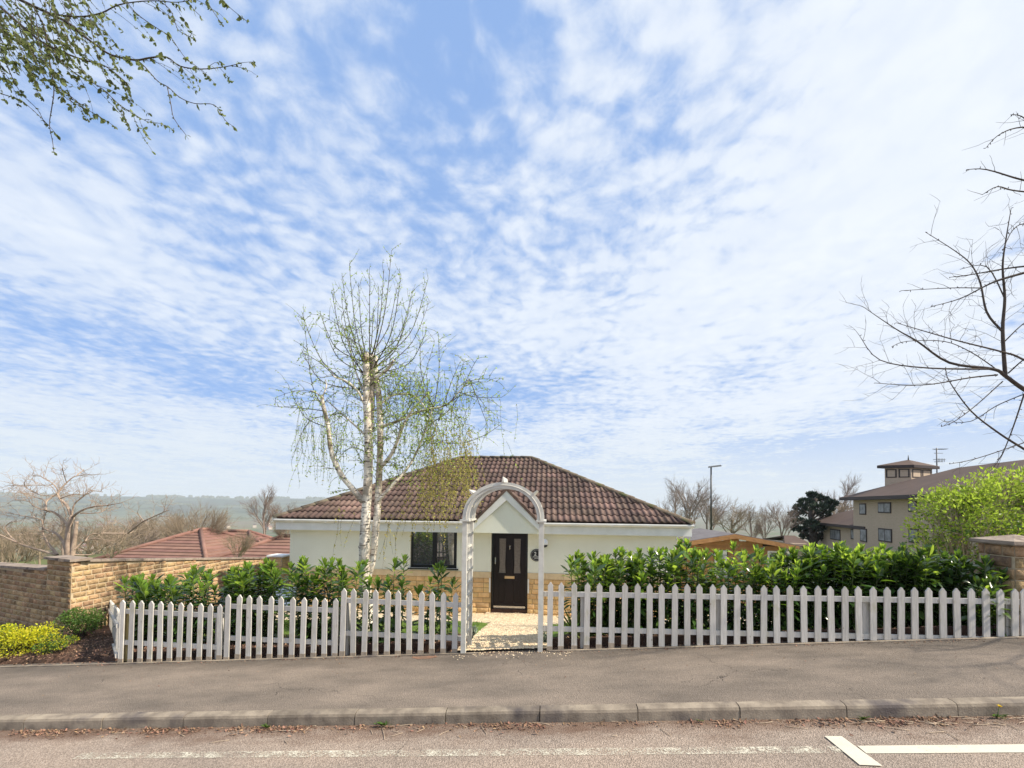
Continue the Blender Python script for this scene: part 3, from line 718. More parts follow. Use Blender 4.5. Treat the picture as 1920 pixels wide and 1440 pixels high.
    mb.box(ox0+b, mx-.055, fy-.012, fy+.06, oz0+b, oz0+b+.03); mb.box(mx+.055, ox1-.09, fy-.012, fy+.06, oz0+b, oz0+b+.03)
    win = mb.build('window', M['black'], t)
    ORG[win.name] = ORG[t.name]
    for q, (p0, p1) in enumerate(((ox0+b, mx-.055), (mx+.055, ox1-.09))):
        mb = MB(); mb.box(p0, p1, fy+.02, fy+.03, oz0+b+.03, oz1-b*.8); mb.build('pane', M['glass'], win)
    mb = MB(); mb.box(ox0-.05, ox1+.05, WY-.06, WY+.06, oz0-.028, oz0-.002); mb.build('sill', M['black'], win)
    # door
    dy = WY+.10
    mb = MB(); f = .05
    mb.box(dl+.01, dl+f, dy, dy+.07, dz0+.02, dz1); mb.box(dr-f, dr-.01, dy, dy+.07, dz0+.02, dz1); mb.box(dl+f, dr-f, dy, dy+.07, dz1-f, dz1)
    mb.build('door_frame', M['black'], t)
    a0, a1 = dl+f+.003, dr-f-.003; c0, c1 = dz0+.10, dz1-f-.003; cm = c0+(c1-c0)*.40
    W_ = a1-a0; pw = W_*.22; g1 = a0+W_*.16; g2 = a1-W_*.16-pw
    mb = MB(); yb = dy+.03
    cols = [a0, g1, g1+pw, g2, g2+pw, a1]
    mb.box(a0, g1, yb, yb+.04, c0, c1); mb.box(g1+pw, g2, yb, yb+.04, c0, c1); mb.box(g2+pw, a1, yb, yb+.04, c0, c1)
    for q in (g1, g2):
        mb.box(q, q+pw, yb, yb+.04, c0, c0+.14); mb.box(q, q+pw, yb, yb+.04, cm-.05, cm+.10); mb.box(q, q+pw, yb, yb+.04, c1-.20, c1)
        mb.box(q, q+pw, yb+.014, yb+.036, c0+.14, cm-.05); mb.box(q+.03, q+pw-.03, yb+.004, yb+.02, c0+.18, cm-.09)
    dd = mb.build('door', M['door'], t)
    for q in (g1, g2):
        mb = MB(); mb.prism([(q+.004, yb+.02, cm+.10), (q+pw-.004, yb+.02, cm+.10), (q+pw-.004-.015, yb+.02, cm+.3), (q+pw-.004, yb+.02, c1-.20), (q+.004, yb+.02, c1-.20), (q+.02, yb+.02, cm+.3)], (0, .01, 0)); mb.build('glass', M['glassfrost'], dd)
    mb = MB(); xm = (a0+a1)/2; mb.box(xm-.125, xm+.125, yb-.014, yb-.001, cm-.035, cm+.03); mb.box(xm-.11, xm+.11, yb-.02, yb-.0141, cm-.022, cm+.018); mb.build('letter_box', M['gold'], dd)
    mb = MB(); zk = c1-.42; mb.lathe((xm, yb-.001, zk+.03), [(.016, 0), (.018, .012), (.008, .022)], 10, axis='Y'); mb.tube([(xm, yb-.012, zk+.07), (xm, yb-.02, zk), (xm, yb-.012, zk-.07)], [.006, .011, .006], 6); mb.build('knocker', M['chrome'], dd)
    mb = MB(); hx = a0+.045; mb.box(hx-.014, hx+.014, yb-.012, yb-.001, cm+.33, cm+.50); mb.tube([(hx, yb-.04, cm+.42), (hx+.0, yb-.02, cm+.42), (hx, yb-.012, cm+.42)], .008, 6); mb.tube([(hx, yb-.04, cm+.42), (hx, yb-.04, cm+.34)], .009, 6); mb.build('handle', M['chrome'], dd)
    mb = MB(); mb.box(a0+.01, a1-.01, yb-.02, yb, c0+.0, c0+.06); mb.build('weather_bar', M['chrome'], dd)
    mb = MB(); mb.box(dl-.0, dr+.0, WY-.02, WY+.3, dz0-.12, dz0+.02); mb.box(dl+.01, dr-.01, WY+.03, WY+.2, dz0+.021, dz0+.095); mb.build('doorstep', M['darkwood'], t)
    for s_, xx in ((0, dl-.045), (0, dr+.0)):   # white reveals
        mb = MB(); mb.box(xx+.004, xx+.041, WY-.02, WY+.12, -.28, .08-.001); mb.build('reveal_trim', M['white'], t)
    # eaves: soffit, fascia, gutter
    porch0, porch1 = gl.x+.02, gr.x-.02
    mb = MB()
    for x0, x1 in ((ex0, porch0), (porch1, ex1)): mb.box(x0, x1, ey0+.06, ey0+.08, 1.235, 1.515)
    mb.box(ex0+.02, ex0+.04, ey0+.081, ey1, 1.235, 1.515); mb.box(ex1-.04, ex1-.02, ey0+.081, ey1, 1.235, 1.515)
    mb.build('fascia', M['white'], t)
    mb = MB()
    mb.box(ex0+.04, ex1-.04, ey0+.081, WY+.02, 1.24, 1.252); mb.box(ex0+.041, WX0+.02, WY+.021, ey1-.1, 1.24, 1.252); mb.box(WX1-.02, ex1-.041, WY+.021, ey1-.1, 1.24, 1.252)
    mb.build('soffit', M['white'], t)
    mb = MB()
    def gut(p, q, nrm):
        n = 7; b = len(mb.v); P = (V(p), V(q)); nrm = V(nrm)
        for e in P:
            for k in range(n+1):
                w = pi*k/n; mb.v.append(tuple(e + nrm*(.05+.055*cos(w)) - V((0, 0, .075*sin(w)))))
            for k in range(n, -1, -1):
                w = pi*k/n; mb.v.append(tuple(e + nrm*(.05+.05*cos(w)) - V((0, 0, .070*sin(w)))))
        m_ = 2*n+2
        for k in range(m_): k2 = (k+1) % m_; mb.face((b+k, b+k2, b+m_+k2, b+m_+k), 0, True)
    gz_ = 1.515
    gut((ex0-.02, ey0+.058, gz_), (porch0-.05, ey0+.058, gz_), (0, -1, 0)); gut((porch1+.05, ey0+.058, gz_-.0), (ex1+.02, ey0+.058, gz_-.0), (0, -1, 0))
    gut((ex1-.018, ey0+.06, gz_), (ex1-.018, ey1, gz_), (1, 0, 0)); gut((ex0+.018, ey0+.06, gz_), (ex0+.018, ey1, gz_), (-1, 0, 0))
    x = ex0+.5
    while x < ex1:
        if not (porch0-.15 < x < porch1+.15): mb.box(x-.015, x+.015, ey0-.052, ey0+.06, gz_-.079, gz_-.072)
        x += .9
    mb.build('gutter', M['white'], t)
    mb = MB(); dp = ex1+.02
    mb.tube([(ex1+.0, ey0+.35, 1.46), (ex1+.0, ey0+.42, 1.32), (WX1+.06, WY+.45, .98), (WX1+.06, WY+.5, .85), (WX1+.06, WY+.5, -.8)], .036, 10); mb.build('downpipe', M['white'], t)
    # roof
    Ls = sqrt(run*run+rise*rise); cs, sn = run/Ls, rise/Ls; mb = MB()
    gxa, gxb = gl.x-.10, gr.x+.10
    tiles(mb, V((ex0, ey0, ez)), V((1, 0, 0)), V((0, cs, sn)), ex1-ex0, Ls, lambda d: d*cs, lambda d: (ex1-ex0)-d*cs, seed=3)
    tiles(mb, V((ex1, ey0, ez)), V((0, 1, 0)), V((-cs, 0, sn)), ey1-ey0, Ls, lambda d: d*cs, lambda d: (ey1-ey0)-d*cs, seed=4)
    tiles(mb, V((ex0, ey1, ez)), V((0, -1, 0)), V((cs, 0, sn)), ey1-ey0, Ls, lambda d: d*cs, lambda d: (ey1-ey0)-d*cs, seed=5)
    tiles(mb, V((ex1, ey1, ez)), V((-1, 0, 0)), V((0, -cs, sn)), ex1-ex0, Ls, lambda d: d*cs, lambda d: (ex1-ex0)-d*cs, seed=6)
    roof = mb.build('roof', M['tile'], t)
    mb = MB(); e = .012
    A, B_, C_, D_ = V((ex0, ey0, ez-e)), V((ex1, ey0, ez-e)), V((ex1, ey1, ez-e)), V((ex0, ey1, ez-e)); r0, r1 = V((rx0, ey0+run, rz-e)), V((rx1, ey0+run, rz-e))
    for q in ((A, B_, r1, r0), (B_, C_, r1), (C_, D_, r0, r1), (D_, A, r0)): mb.poly(q)
    mb.build('underlay', M['darktrim'], roof)
    mb = MB(); rn = R(7)
    def ridge(p, q, r=.085, L=.34):
        p, q = V(p), V(q); d = (q-p); n = max(1, int(d.length/L)); d.normalize(); side = d.cross(V((0, 0, 1))).normalized(); up = side.cross(d)
        for i in range(n):
            a_ = p + d*((q-p).length*i/n - .02) + up*rn.uniform(-.006, .006); b_ = p + d*((q-p).length*(i+1)/n); bb = len(mb.v); k_ = 7
            for (e_, rr, lift) in ((a_, r*1.08, .012), (b_, r, 0), (a_, r*.8, -.03)):
                for k in range(k_+1):
                    w = pi*k/k_; mb.v.append(tuple(e_ + side*(cos(w)*rr) + up*(sin(w)*rr*.75 + lift - .012)))
            for k in range(k_): mb.face((bb+k, bb+k+1, bb+k_+2+k, bb+k_+1+k), 0, True); mb.face((bb+k, bb+2*(k_+1)+k, bb+2*(k_+1)+k+1, bb+k+1))
    zz = V((0, 0, .03))
    ridge(r0+zz, r1+zz); ridge(A+zz, r0+zz); ridge(B_+zz, r1+zz); ridge(C_+zz, r1+zz); ridge(D_+zz, r0+zz)
    mb.build('ridge_tile', M['ridge'], roof)
    # porch gable roof
    py0 = 10.36; pe_l, pe_r = gl.x-.06, gr.x+.06; apex = at(958, 921, py0).z+.02; pez = 1.42; zt = apex
    mbp = MB(); hw = (pe_r-pe_l)/2; cx = (pe_l+pe_r)/2; sl_ = sqrt(hw*hw+(zt-pez)**2)
    yint = ey0 + (zt-ez)/rise*run + .15
    for sgn in (-1, 1):
        e0 = V((cx+sgn*hw, py0+.03, pez)); s2 = V((-sgn*hw, 0, zt-pez)).normalized(); Ly = yint-py0
        # clipped against main roof: limit along y grows with height
        if sgn < 0: tiles(mbp, e0, V((0, 1, 0)), s2, Ly, sl_, lambda d: 0, lambda d: max(.25, Ly*(.12+.88*d/sl_)), gauge=.30, seed=9)
        else: tiles(mbp, e0, V((0, 1, 0)), s2, Ly, sl_, lambda d: 0, lambda d: max(.25, Ly*(.12+.88*d/sl_)), gauge=.30, seed=10)
        mbp.poly([(cx+sgn*hw, py0+.04, pez-.01), (cx+sgn*hw, yint, pez-.01), (cx, yint, zt-.01), (cx, py0+.04, zt-.01)])
    pr = mbp.build('porch_roof', M['tile'], t)
    mb = MB(); ridge((cx, py0+.02, zt+.02), (cx, yint+.1, zt+.02), .07, .3)
    # dark verge tiles stepping up the gable
    for sgn in (-1, 1):
        n = 6
        for i in range(n):
            p0 = V((cx+sgn*hw*(1-i/n), 0, pez+(zt-pez)*i/n)); p1 = V((cx+sgn*hw*(1-(i+1)/n), 0, pez+(zt-pez)*(i+1)/n)); u = V((0, 0, .075)); l_ = V((0, 0, .02-.004*i*0))
            mb.hexa([(p0.x, py0-.02, p0.z-.005), (p1.x, py0-.02, p1.z-.005), (p1.x, py0+.08, p1.z-.005), (p0.x, py0+.08, p0.z-.005),
                     (p0.x, py0-.02, p0.z+.085), (p1.x, py0-.02, p1.z+.065), (p1.x, py0+.08, p1.z+.065), (p0.x, py0+.08, p0.z+.085)])
    mb.build('verge_tile', M['tile'], pr)
    for sgn in (-1, 1):
        mb = MB(); wv = .17
        p0 = V((cx+sgn*(hw+.04), py0, pez-.045)); p1 = V((cx, py0, zt-.012))
        mb.prism([p0, p1, p1-V((0, 0, wv*1.35)), p0-V((-sgn*.02, 0, wv*.95))][::sgn], (0, .025, 0)); mb.build('barge_board', M['white'], t)
    mb = MB()
    for sgn in (-1, 1):
        mb.hexa([(cx+sgn*hw, py0+.026, pez-.06), (cx, py0+.026, zt-.06), (cx, WY, zt-.06), (cx+sgn*hw, WY, pez-.06), (cx+sgn*hw, py0+.026, pez-.045), (cx, py0+.026, zt-.045), (cx, WY, zt-.045), (cx+sgn*hw, WY, pez-.045)])
    mb.build('porch_soffit', M['white'], t)
    # lamp and number plaque
    lp = at(1021, 1018, WY-.16)
    mb = MB(); mb.lathe((lp.x, lp.y, lp.z-.105), [(.035, 0), (.07, .02), (.075, .055), (.05, .06)], 18); mb.box(lp.x-.02, lp.x+.02, lp.y, WY, lp.z-.10, lp.z-.06); mb.lathe((lp.x, WY, lp.z-.08), [(.05, 0), (.05, .02)], 14, axis='Y')
    lo = mb.build('wall_lamp', M['black'], t)
    mb = MB(); mb.lathe(lp, [(.035, -.055)] + [(.088*cos(w), .015+.088*sin(w)) for w in [radians(q) for q in range(-50, 90, 12)]] + [(.004, .103)], 20); mb.build('globe', M['globe'], lo)
    pc = at(1006, 1041, WY-.02)
    mb = MB(); mb.lathe((pc.x, WY-.001, pc.z), [(.155, 0), (.155, .014), (.148, .018)], 40, axis='Y'); pl = mb.build('number_plaque', M['black'], t)
    mb = MB()
    for r0_, r1_ in ((.128, .132),):
        for k in range(40):
            a0_, a1_ = 2*pi*k/40, 2*pi*(k+1)/40; mb.poly([(pc.x+r*cos(a_), WY-.021, pc.z+r*sin(a_)) for r, a_ in ((r0_, a0_), (r1_, a0_), (r1_, a1_), (r0_, a1_))])
    for k in (-.03,): mb.box(pc.x-.10, pc.x+.10, WY-.022, WY-.020, pc.z+k-.002, pc.z+k+.002)
    for k in range(7): mb.box(pc.x-.09+k*.027, pc.x-.075+k*.027, WY-.022, WY-.020, pc.z-.055, pc.z-.042)
    for k in range(4): mb.box(pc.x-.05+k*.027, pc.x-.034+k*.027, WY-.022, WY-.020, pc.z-.088, pc.z-.074)
    mb.build('plaque_border', M['white'], pl)
    cu = bpy.data.curves.new('number_text', 'FONT'); cu.body = '2'; cu.size = .13; cu.extrude = .001; cu.offset = .002; tc = link(bpy.data.objects.new('tmp', cu)); me_ = bpy.data.meshes.new_from_object(tc.evaluated_get(bpy.context.evaluated_depsgraph_get())); bpy.data.objects.remove(tc); me_.materials.clear(); me_.materials.append(M['white']); to = link(bpy.data.objects.new('number', me_))
    to.parent = pl; og = V(ORG[pl.name]); to.location = V((pc.x-.065, WY-.022, pc.z-.01)) - og; to.rotation_euler = (pi/2, 0, 0)
bungalow()
# ------------------------------------------------------------------ picket fences
def fence(label, pickets, zt, rails, posts, extra=None):
    """pickets: list of (x, y, facing); zt(x) height of picket tip"""
    x0 = pickets[0][0]; t = thing('picket_fence', label, 'fence', (x0, pickets[0][1], pave(x0, 5.55)), 'white picket fence along the pavement')
    rn = R(int(x0*100) & 255)
    for (x, y) in pickets:
        mb = MB(); w = .035; th = .018; z1 = zt(x) + rn.uniform(-.003, .003); z0 = pave(x, y) + .012; ln = rn.uniform(-.014, .014)
        out = [(-w, 0), (w, 0), (w, z1-z0-.042), (w*.62, z1-z0-.026), (.004, z1-z0), (-.004, z1-z0), (-w*.62, z1-z0-.026), (-w, z1-z0-.042)]
        mb.prism([(x+a+ln*b, y, z0+b) for a, b in out], (0, th, 0))
        if x < 1.0: mb.box(x-w-.002, x+w+.002, y-.002, y+th+.002, z0-.008, z0+rn.uniform(.03, .065), 1)
        mb.build('picket', [M['paintwood'], M['bareend']], t)
    xa, xb = pickets[0][0]-.03, pickets[-1][0]+.03
    if extra: xa += extra[0]; xb += extra[1]
    y = pickets[0][1]+.0205
    for dz in rails:
        mb = MB(); za, zb = zt(xa)-dz, zt(xb)-dz
        mb.hexa([(xa, y, za-.03), (xb, y, zb-.03), (xb, y+.03, zb-.03), (xa, y+.03, za-.03), (xa, y, za+.03), (xb, y, zb+.03), (xb, y+.03, zb+.03), (xa, y+.03, za+.03)]); mb.build('rail', M['paintwood'], t)
    for px_, raw in posts:
        mb = MB(); x = at(px_, 1150, y+.03).x; zt_ = zt(x)-rails[0]-.032 + (.0 if not raw else 0)
        mb.box(x-.035, x+.035, y+.0325, y+.10, pave(x, 5.5)-.05, zt_+.05); mb.build('post', M['rawwood'] if raw else M['paintwood'], t)
FY = 5.535
def tip(px, py): p = at(px, py, FY); return p.x, p.z
def mk(label, pxs, ya, yb, rails, posts, extra=None):
    xa, za = tip(pxs[0], ya); xb, zb = tip(pxs[-1], yb)
    zf = lambda x: za + (zb-za)*(x-xa)/(xb-xa)
    P = [(tip(p, ya+(yb-ya)*(p-pxs[0])/(pxs[-1]-pxs[0]))[0], FY) for p in pxs]
    fence(label, P, zf, rails, posts, extra); return zf
mk('lowest section of white picket fence, beside the stone wall', [229, 247, 265, 283, 301.5, 320, 338, 356, 375.5, 394, 413], 1125, 1133, (.165, .60), [(236, True), (409, False)])
mk('section of white picket fence one step up, left of the birch', [427, 448, 468, 487.5, 507.5, 527.5, 548.5, 569, 589.5, 609.5, 629.5], 1115, 1122.5, (.165, .60), [(627, False)])
mk('section of white picket fence in front of the birch, ending at the arch', [643.5, 664, 684.5, 705.5, 727, 747.5, 768.5, 790, 811, 832.5, 853.5], 1103.5, 1111.5, (.165, .60), [(648, False)], (0, .05))
mk('long run of white picket fence right of the arch, in front of the laurel hedge',
   [1031.5, 1052.5, 1077.5, 1100.5, 1123.5, 1147, 1171, 1194.5, 1218.5, 1241, 1265, 1289, 1312.5, 1337, 1357, 1382, 1406.5, 1432, 1457, 1482.5, 1508, 1533.5, 1559, 1585, 1611, 1637.5, 1663.5, 1689.5, 1715.5, 1742, 1768.5, 1795, 1822, 1849.5, 1876, 1903, 1920, 1947, 1974, 2001], 1092, 1106, (.155, .60), [(1094, False), (1349, False), (1624, False), (1893, False)], (-.07, 0))
def return_fence():
    a = V((tip(222, 1147)[0], FY+.02, 0)); wx = at(135, 1050, 7.2).x+.03; b = V((wx, next(y_/100 for y_ in range(600, 1200) if at(205, 1150, y_/100).x < wx), 0)); n = 26
    t = thing('picket_fence', 'short white picket fence turning back from the pavement to the stone wall', 'fence', (a.x, a.y, pave(a.x, a.y)))
    d = (b-a).normalized(); nr = V((d.y, -d.x, 0))
    if nr.x < 0: nr = -nr
    za = tip(222, 1147)[1]; zb = at(205, 1125, b.y).z
    for i in range(n+1):
        p = a + (b-a)*(i/n); z1 = za + (zb-za)*i/n; z0 = G(p.x, max(5.65, p.y))-.02; mb = MB(); w = .036
        mb.prism([tuple(p+d*u+V((0, 0, z))) for u, z in ((-w, z0), (w, z0), (w, z1-.05), (0, z1), (-w, z1-.05))], tuple(nr*.018)); mb.build('picket', M['paintwood'], t)
    for dz in (.2, .62):
        mb = MB(); P = lambda s_, z: tuple(s_+V((0, 0, z))); q = nr*(-.003); r_ = nr*(-.03)
        mb.hexa([P(a+r_, za-dz-.03), P(b+r_, zb-dz-.03), P(b+q, zb-dz-.03), P(a+q, za-dz-.03), P(a+r_, za-dz+.03), P(b+r_, zb-dz+.03), P(b+q, zb-dz+.03), P(a+q, za-dz+.03)]); mb.build('rail', M['paintwood'], t)
return_fence()
# edging boards that hold the bed behind the fence
for (x0, x1, lab) in ((-6.0, -1.28, 'dark brown edging boards behind the left picket fence'), (.02, 5.4, 'dark brown edging boards behind the right picket fence')):
    mb = MB(); x = x0; rn = R(3)
    while x < x1:
        w = rn.uniform(.10, .16); xe = min(x+w-.006, x1); h = .10+.02*rn.random()
        P = lambda xx, y, z: (xx, y, pave(xx, 5.55)+z)
        mb.hexa([P(x, 5.645, -.1), P(xe, 5.645, -.1), P(xe, 5.67, -.1), P(x, 5.67, -.1), P(x, 5.645, h), P(xe, 5.645, h), P(xe, 5.67, h), P(x, 5.67, h)]); x += w
    mb.build('garden_edging', M['darkwood'], origin=(x0, 5.65, pave(x0, 5.6)), label=lab, cat='edging')
# ------------------------------------------------------------------ garden arch
def arch():
    yf, yb_ = 5.50, 5.98
    xl0, xl1 = at(864.5, 1150, yf).x, at(877, 1150, yf).x; xr0, xr1 = at(1007, 1150, yf).x, at(1018, 1150, yf).x
    zc_ = at(941, 977, yf).z; gz = pave(-.7, 5.55)
    t = thing('garden_arch', 'cream painted wooden garden arch over the gravel path', 'arch', ((xl0+xr1)/2, (yf+yb_)/2, gz))
    def post(x0, x1, y): mb = MB(); mb.box(x0, x1, y, y+.045, pave(x0, 5.55)-.03, zc_-.012); mb.build('post', M['archpaint'], t)
    xlm = xl0+.062; xrm = xr1-.062
    for y in (yf, yb_-.045): post(xl0, xlm, y); post(xrm, xr1, y)
    for x0, x1 in ((xl0+.02, xl0+.045), (xr1-.045, xr1-.02)):
        mb = MB(); ym = (yf+yb_)/2
        mb.box(x0, x1, ym-.06, ym-.035, pave(x0, 5.6)+.15, zc_-.03); mb.box(x0, x1, ym+.035, ym+.06, pave(x0, 5.6)+.15, zc_-.03)
        z = pave(x0, 5.6)+.2
        while z < zc_-.05: mb.box(x0-.006, x1+.006, yf+.046, yb_-.046, z, z+.03); z += .165
        mb.build('side_lattice', M['archpaint'], t)
    for x0, x1 in ((xl0-.03, xlm+.035), (xrm-.035, xr1+.03)):
        mb = MB(); mb.box(x0, x1, yf-.03, yb_+.03, zc_-.010, zc_+.014); mb.build('cap', M['archpaint'], t)
    cx = (xl0+xr1)/2; rx = (xr1-xl0)/2; top = at(941, 904, yf).z; rz_ = top-zc_-.014
    for y in (yf, yb_-.04):
        mb = MB(); n = 36; b = len(mb.v); z0 = zc_+.0145
        for i in range(n+1):
            w = pi*i/n; f = 1.0
            for (k, yy) in ((1.0, y), (1.0, y+.04), (.0, y+.04), (.0, y)):
                ro, rzz = (rx, rz_) if k else (rx-.085, rz_-.075)
                mb.v.append((cx-ro*cos(w), yy, z0+rzz*abs(sin(w))**.92))
        for i in range(n):
            for j in range(4): j2 = (j+1) % 4; mb.face((b+i*4+j, b+i*4+j2, b+(i+1)*4+j2, b+(i+1)*4+j))
        mb.face((b, b+1, b+2, b+3)); mb.face((b+n*4+3, b+n*4+2, b+n*4+1, b+n*4)); mb.build('curved_rib', M['archpaint'], t)
        mb = MB()       # raised inner moulding
        pts = [(cx-(rx-.045)*cos(pi*i/n), y-.004, z0+(rz_-.04)*abs(sin(pi*i/n))**.92) for i in range(n+1)]
        mb.tube(pts, .006, 5); mb.build('moulding', M['archpaint'], t)
    for w in (radians(42), radians(90), radians(138), radians(64), radians(116), radians(20), radians(160)):
        big = w in (radians(42), radians(90), radians(138)); mb = MB()
        c = V((cx-(rx)*cos(w), 0, zc_+.0145+rz_*abs(sin(w))**.92)); nn = V((-cos(w)/rx, 0, sin(w)/rz_)).normalized(); tt = V((nn.z, 0, -nn.x))
        h = .07 if big else -.004; y0, y1 = (yf-.035, yb_+.035) if big else (yf+.05, yb_-.05)
        mb.prism([tuple(c+tt*a_+nn*b_+V((0, y0, 0))) for a_, b_ in ((-.014, -.03 if not big else .001), (.014, -.03 if not big else .001), (.004 if big else .012, h), (-.004 if big else -.012, h))], (0, y1-y0, 0)); mb.build('cross_slat', M['archpaint'], t)
arch()
# ------------------------------------------------------------------ trees
def arc(pts, n=4):
    """smooth a polyline (Catmull-Rom)"""
    pts = [V(p) for p in pts]; out = []
    for i in range(len(pts)-1):
        a, b, c, d = pts[max(i-1, 0)], pts[i], pts[i+1], pts[min(i+2, len(pts)-1)]
        for k in range(n):
            t = k/n; out.append(.5*((2*b)+(c-a)*t+(2*a-5*b+4*c-d)*t*t+(3*b-a-3*c+d)*t**3))
    out.append(pts[-1]); return out
def rad(n, r0, r1): return [r0+(r1-r0)*i/(n-1) for i in range(n)]
def rvec(rn): return V((rn.gauss(0, 1), rn.gauss(0, 1), rn.gauss(0, 1))).normalized()
def wander(p, d, L, n, rn, jit=.25, trop=V((0, 0, 0)), tk=.1):
    pts = [V(p)]; d = V(d).normalized()
    for i in range(n):
        d = (d + rvec(rn)*jit + trop*tk).normalized(); pts.append(pts[-1] + d*(L/n))
    return pts
def tip_twigs(mb, pts, r, rn, L, every, trop, tk, lv, leafcb=None, ang=.9, jit=.22, up=V((0, 0, 0))):
    """side twigs along a polyline"""
    D = 0
    for i in range(1, len(pts)):
        seg = pts[i]-pts[i-1]; D += seg.length
        while D > every:
            D -= every*rn.uniform(.7, 1.4); d = seg.normalized(); sd = (rvec(rn)); sd = (sd - d*sd.dot(d)).normalized()
            dd = (d*rn.uniform(.4, 1)+sd*ang+up).normalized(); l = L*rn.uniform(.45, 1.15); n = 4
            q = wander(pts[i], dd, l, n, rn, jit, trop, tk); mb.tube(q, rad(n+1, r, r*.45), 3, cap=False)
            if leafcb: leafcb(q)
            if lv > 0: tip_twigs(mb, q, r*.7, rn, L*.5, every*.8, trop, tk, lv-1, leafcb, ang, jit, up)
def birch():
    rn = R(77); Y = 7.5; P = lambda x, y, dy=0: at(x, y, Y+dy)
    base = P(692, 1182); t = thing('birch_tree', 'white barked birch with lopped top and fresh green hanging twigs behind the fence', 'tree', base)
    mb = MB()
    main = arc([P(693, 1195), P(690, 1150), P(685, 1100), P(683, 1030), P(686, 970), P(690, 900), P(691, 830), P(688, 760), P(687, 700), P(686, 660)])
    n = len(main); rr = [.112-.058*i/(n-1) + (.05 if i < 3 else 0) for i in range(n)]; mb.tube(main, rr, 14)
    s2 = arc([P(686, 1090, .03), P(696, 1060, .08), P(703, 1010, .10), P(708, 950, .12), P(711, 890, .15), P(713, 830, .15), P(711, 750, .15), P(704, 700, .1), P(703, 668, .1)])
    mb.tube(s2, rad(len(s2), .068, .048), 12)
    s3 = arc([P(690, 830, .1), P(697, 780, .12), P(698, 700, .14), P(696, 664, .14)]); mb.tube(s3, rad(len(s3), .05, .042), 9)
    # pruning lump
    for (x, y, r) in ((678, 1010, .05), (676, 1025, .045), (684, 1000, .04)): c = P(x, y); mb.lathe(c, [(.01, -r), (r*.8, -r*.5), (r, 0), (r*.8, r*.5), (.01, r)], 8)
    mb.build('trunk', M['bark_w'], t)
    br = MB(); limbs = []
    def limb(pp, r0, r1, dy=0, m_=br, dd=0):
        k = len(pp); q = arc([P(x, y, dy + dd*i/(k-1)) for i, (x, y) in enumerate(pp)]); m_.tube(q, rad(len(q), r0, r1), 8); limbs.append(q); return q
    limb([(680, 940), (660, 915), (640, 890), (622, 850), (615, 800), (606, 760), (603, 740)], .055, .03, dd=-.15)
    limb([(604, 745), (592, 736), (582, 732)], .012, .008, -.15); limb([(604, 745), (612, 725), (610, 712)], .015, .008, -.15)
    limb([(690, 820), (668, 800), (640, 775), (612, 750)], .022, .008, dd=.3)
    limb([(688, 770), (672, 735), (650, 715), (630, 708), (622, 702)], .026, .008, dd=-.3)
    limb([(690, 750), (668, 700), (655, 650), (640, 600)], .022, .004, dd=.3)
    limb([(710, 880), (735, 850), (755, 800), (772, 770), (800, 740)], .04, .012, dd=-.35)
    limb([(708, 940), (740, 905), (762, 880), (780, 850), (800, 800), (812, 760)], .034, .010, dd=.35)
    limb([(712, 800), (745, 790), (790, 770), (835, 760), (860, 735), (880, 710)], .028, .006, dd=-.1)
    limb([(711, 760), (740, 740), (780, 745), (812, 790), (822, 830)], .022, .006, dd=.4)
    limb([(704, 710), (728, 690), (738, 675)], .035, .018, dd=-.15)
    limb([(711, 720), (690, 715), (720, 700), (735, 685)], .02, .01, .1)
    br.build('branch', M['bark_w'], t)
    tw = MB(); lf = MB(); ck = MB(); bt = MB()
    def leaves(q, dens=.045, s0=.020, mbx=None, m2=0):
        mbx = mbx or lf; s0 *= 1.3; dens *= 1.0
        for i in range(1, len(q)):
            k = max(1, int((q[i]-q[i-1]).length/dens))
            for j in range(k):
                p = q[i-1].lerp(q[i], rn.random())
                for _ in range(rn.choice((1, 1, 2))): mbx.sleaf(p, (rvec(rn)+V((0, 0, -.3))), rvec(rn), s0*rn.uniform(.8, 1.7), s0*rn.uniform(.6, 1.1))
    UP = V((0, 0, 1)); DN = V((0, 0, -1))
    # upright sprouts from the lopped top
    for (x0, y0, x1, y1) in [(686, 690, 641, 512), (688, 700, 655, 495), (686, 680, 600, 585), (680, 740, 567, 590), (690, 680, 672, 530), (693, 670, 693, 515), (697, 668, 720, 505), (700, 672, 734, 470), (700, 690, 752, 515), (703, 690, 775, 540), (703, 680, 803, 522),
                             (705, 700, 805, 565), (682, 700, 622, 545), (680, 730, 565, 655), (688, 720, 640, 560), (700, 660, 710, 545), (700, 670, 770, 560), (704, 700, 800, 620), (690, 690, 700, 580), (684, 700, 610, 620), (702, 690, 760, 600), (695, 665, 745, 535)]:
        dy = rn.uniform(-.5, .6); mx_ = (x0+x1)/2 + (x1-x0)*.16; my = (y0+y1)/2 + rn.uniform(5, 25); xs_ = [P(x0, y0, .05), P(mx_, my, dy*.6), P(x1, y1, dy)]
        q = arc(xs_, 7); tw.tube(q, rad(len(q), .011, .003), 4, cap=False); leaves(q, .09, .019)
        tip_twigs(tw, q[4:], .0035, rn, .32, .12, UP, .14, 0, lambda z: leaves(z, .075, .018), ang=.55)
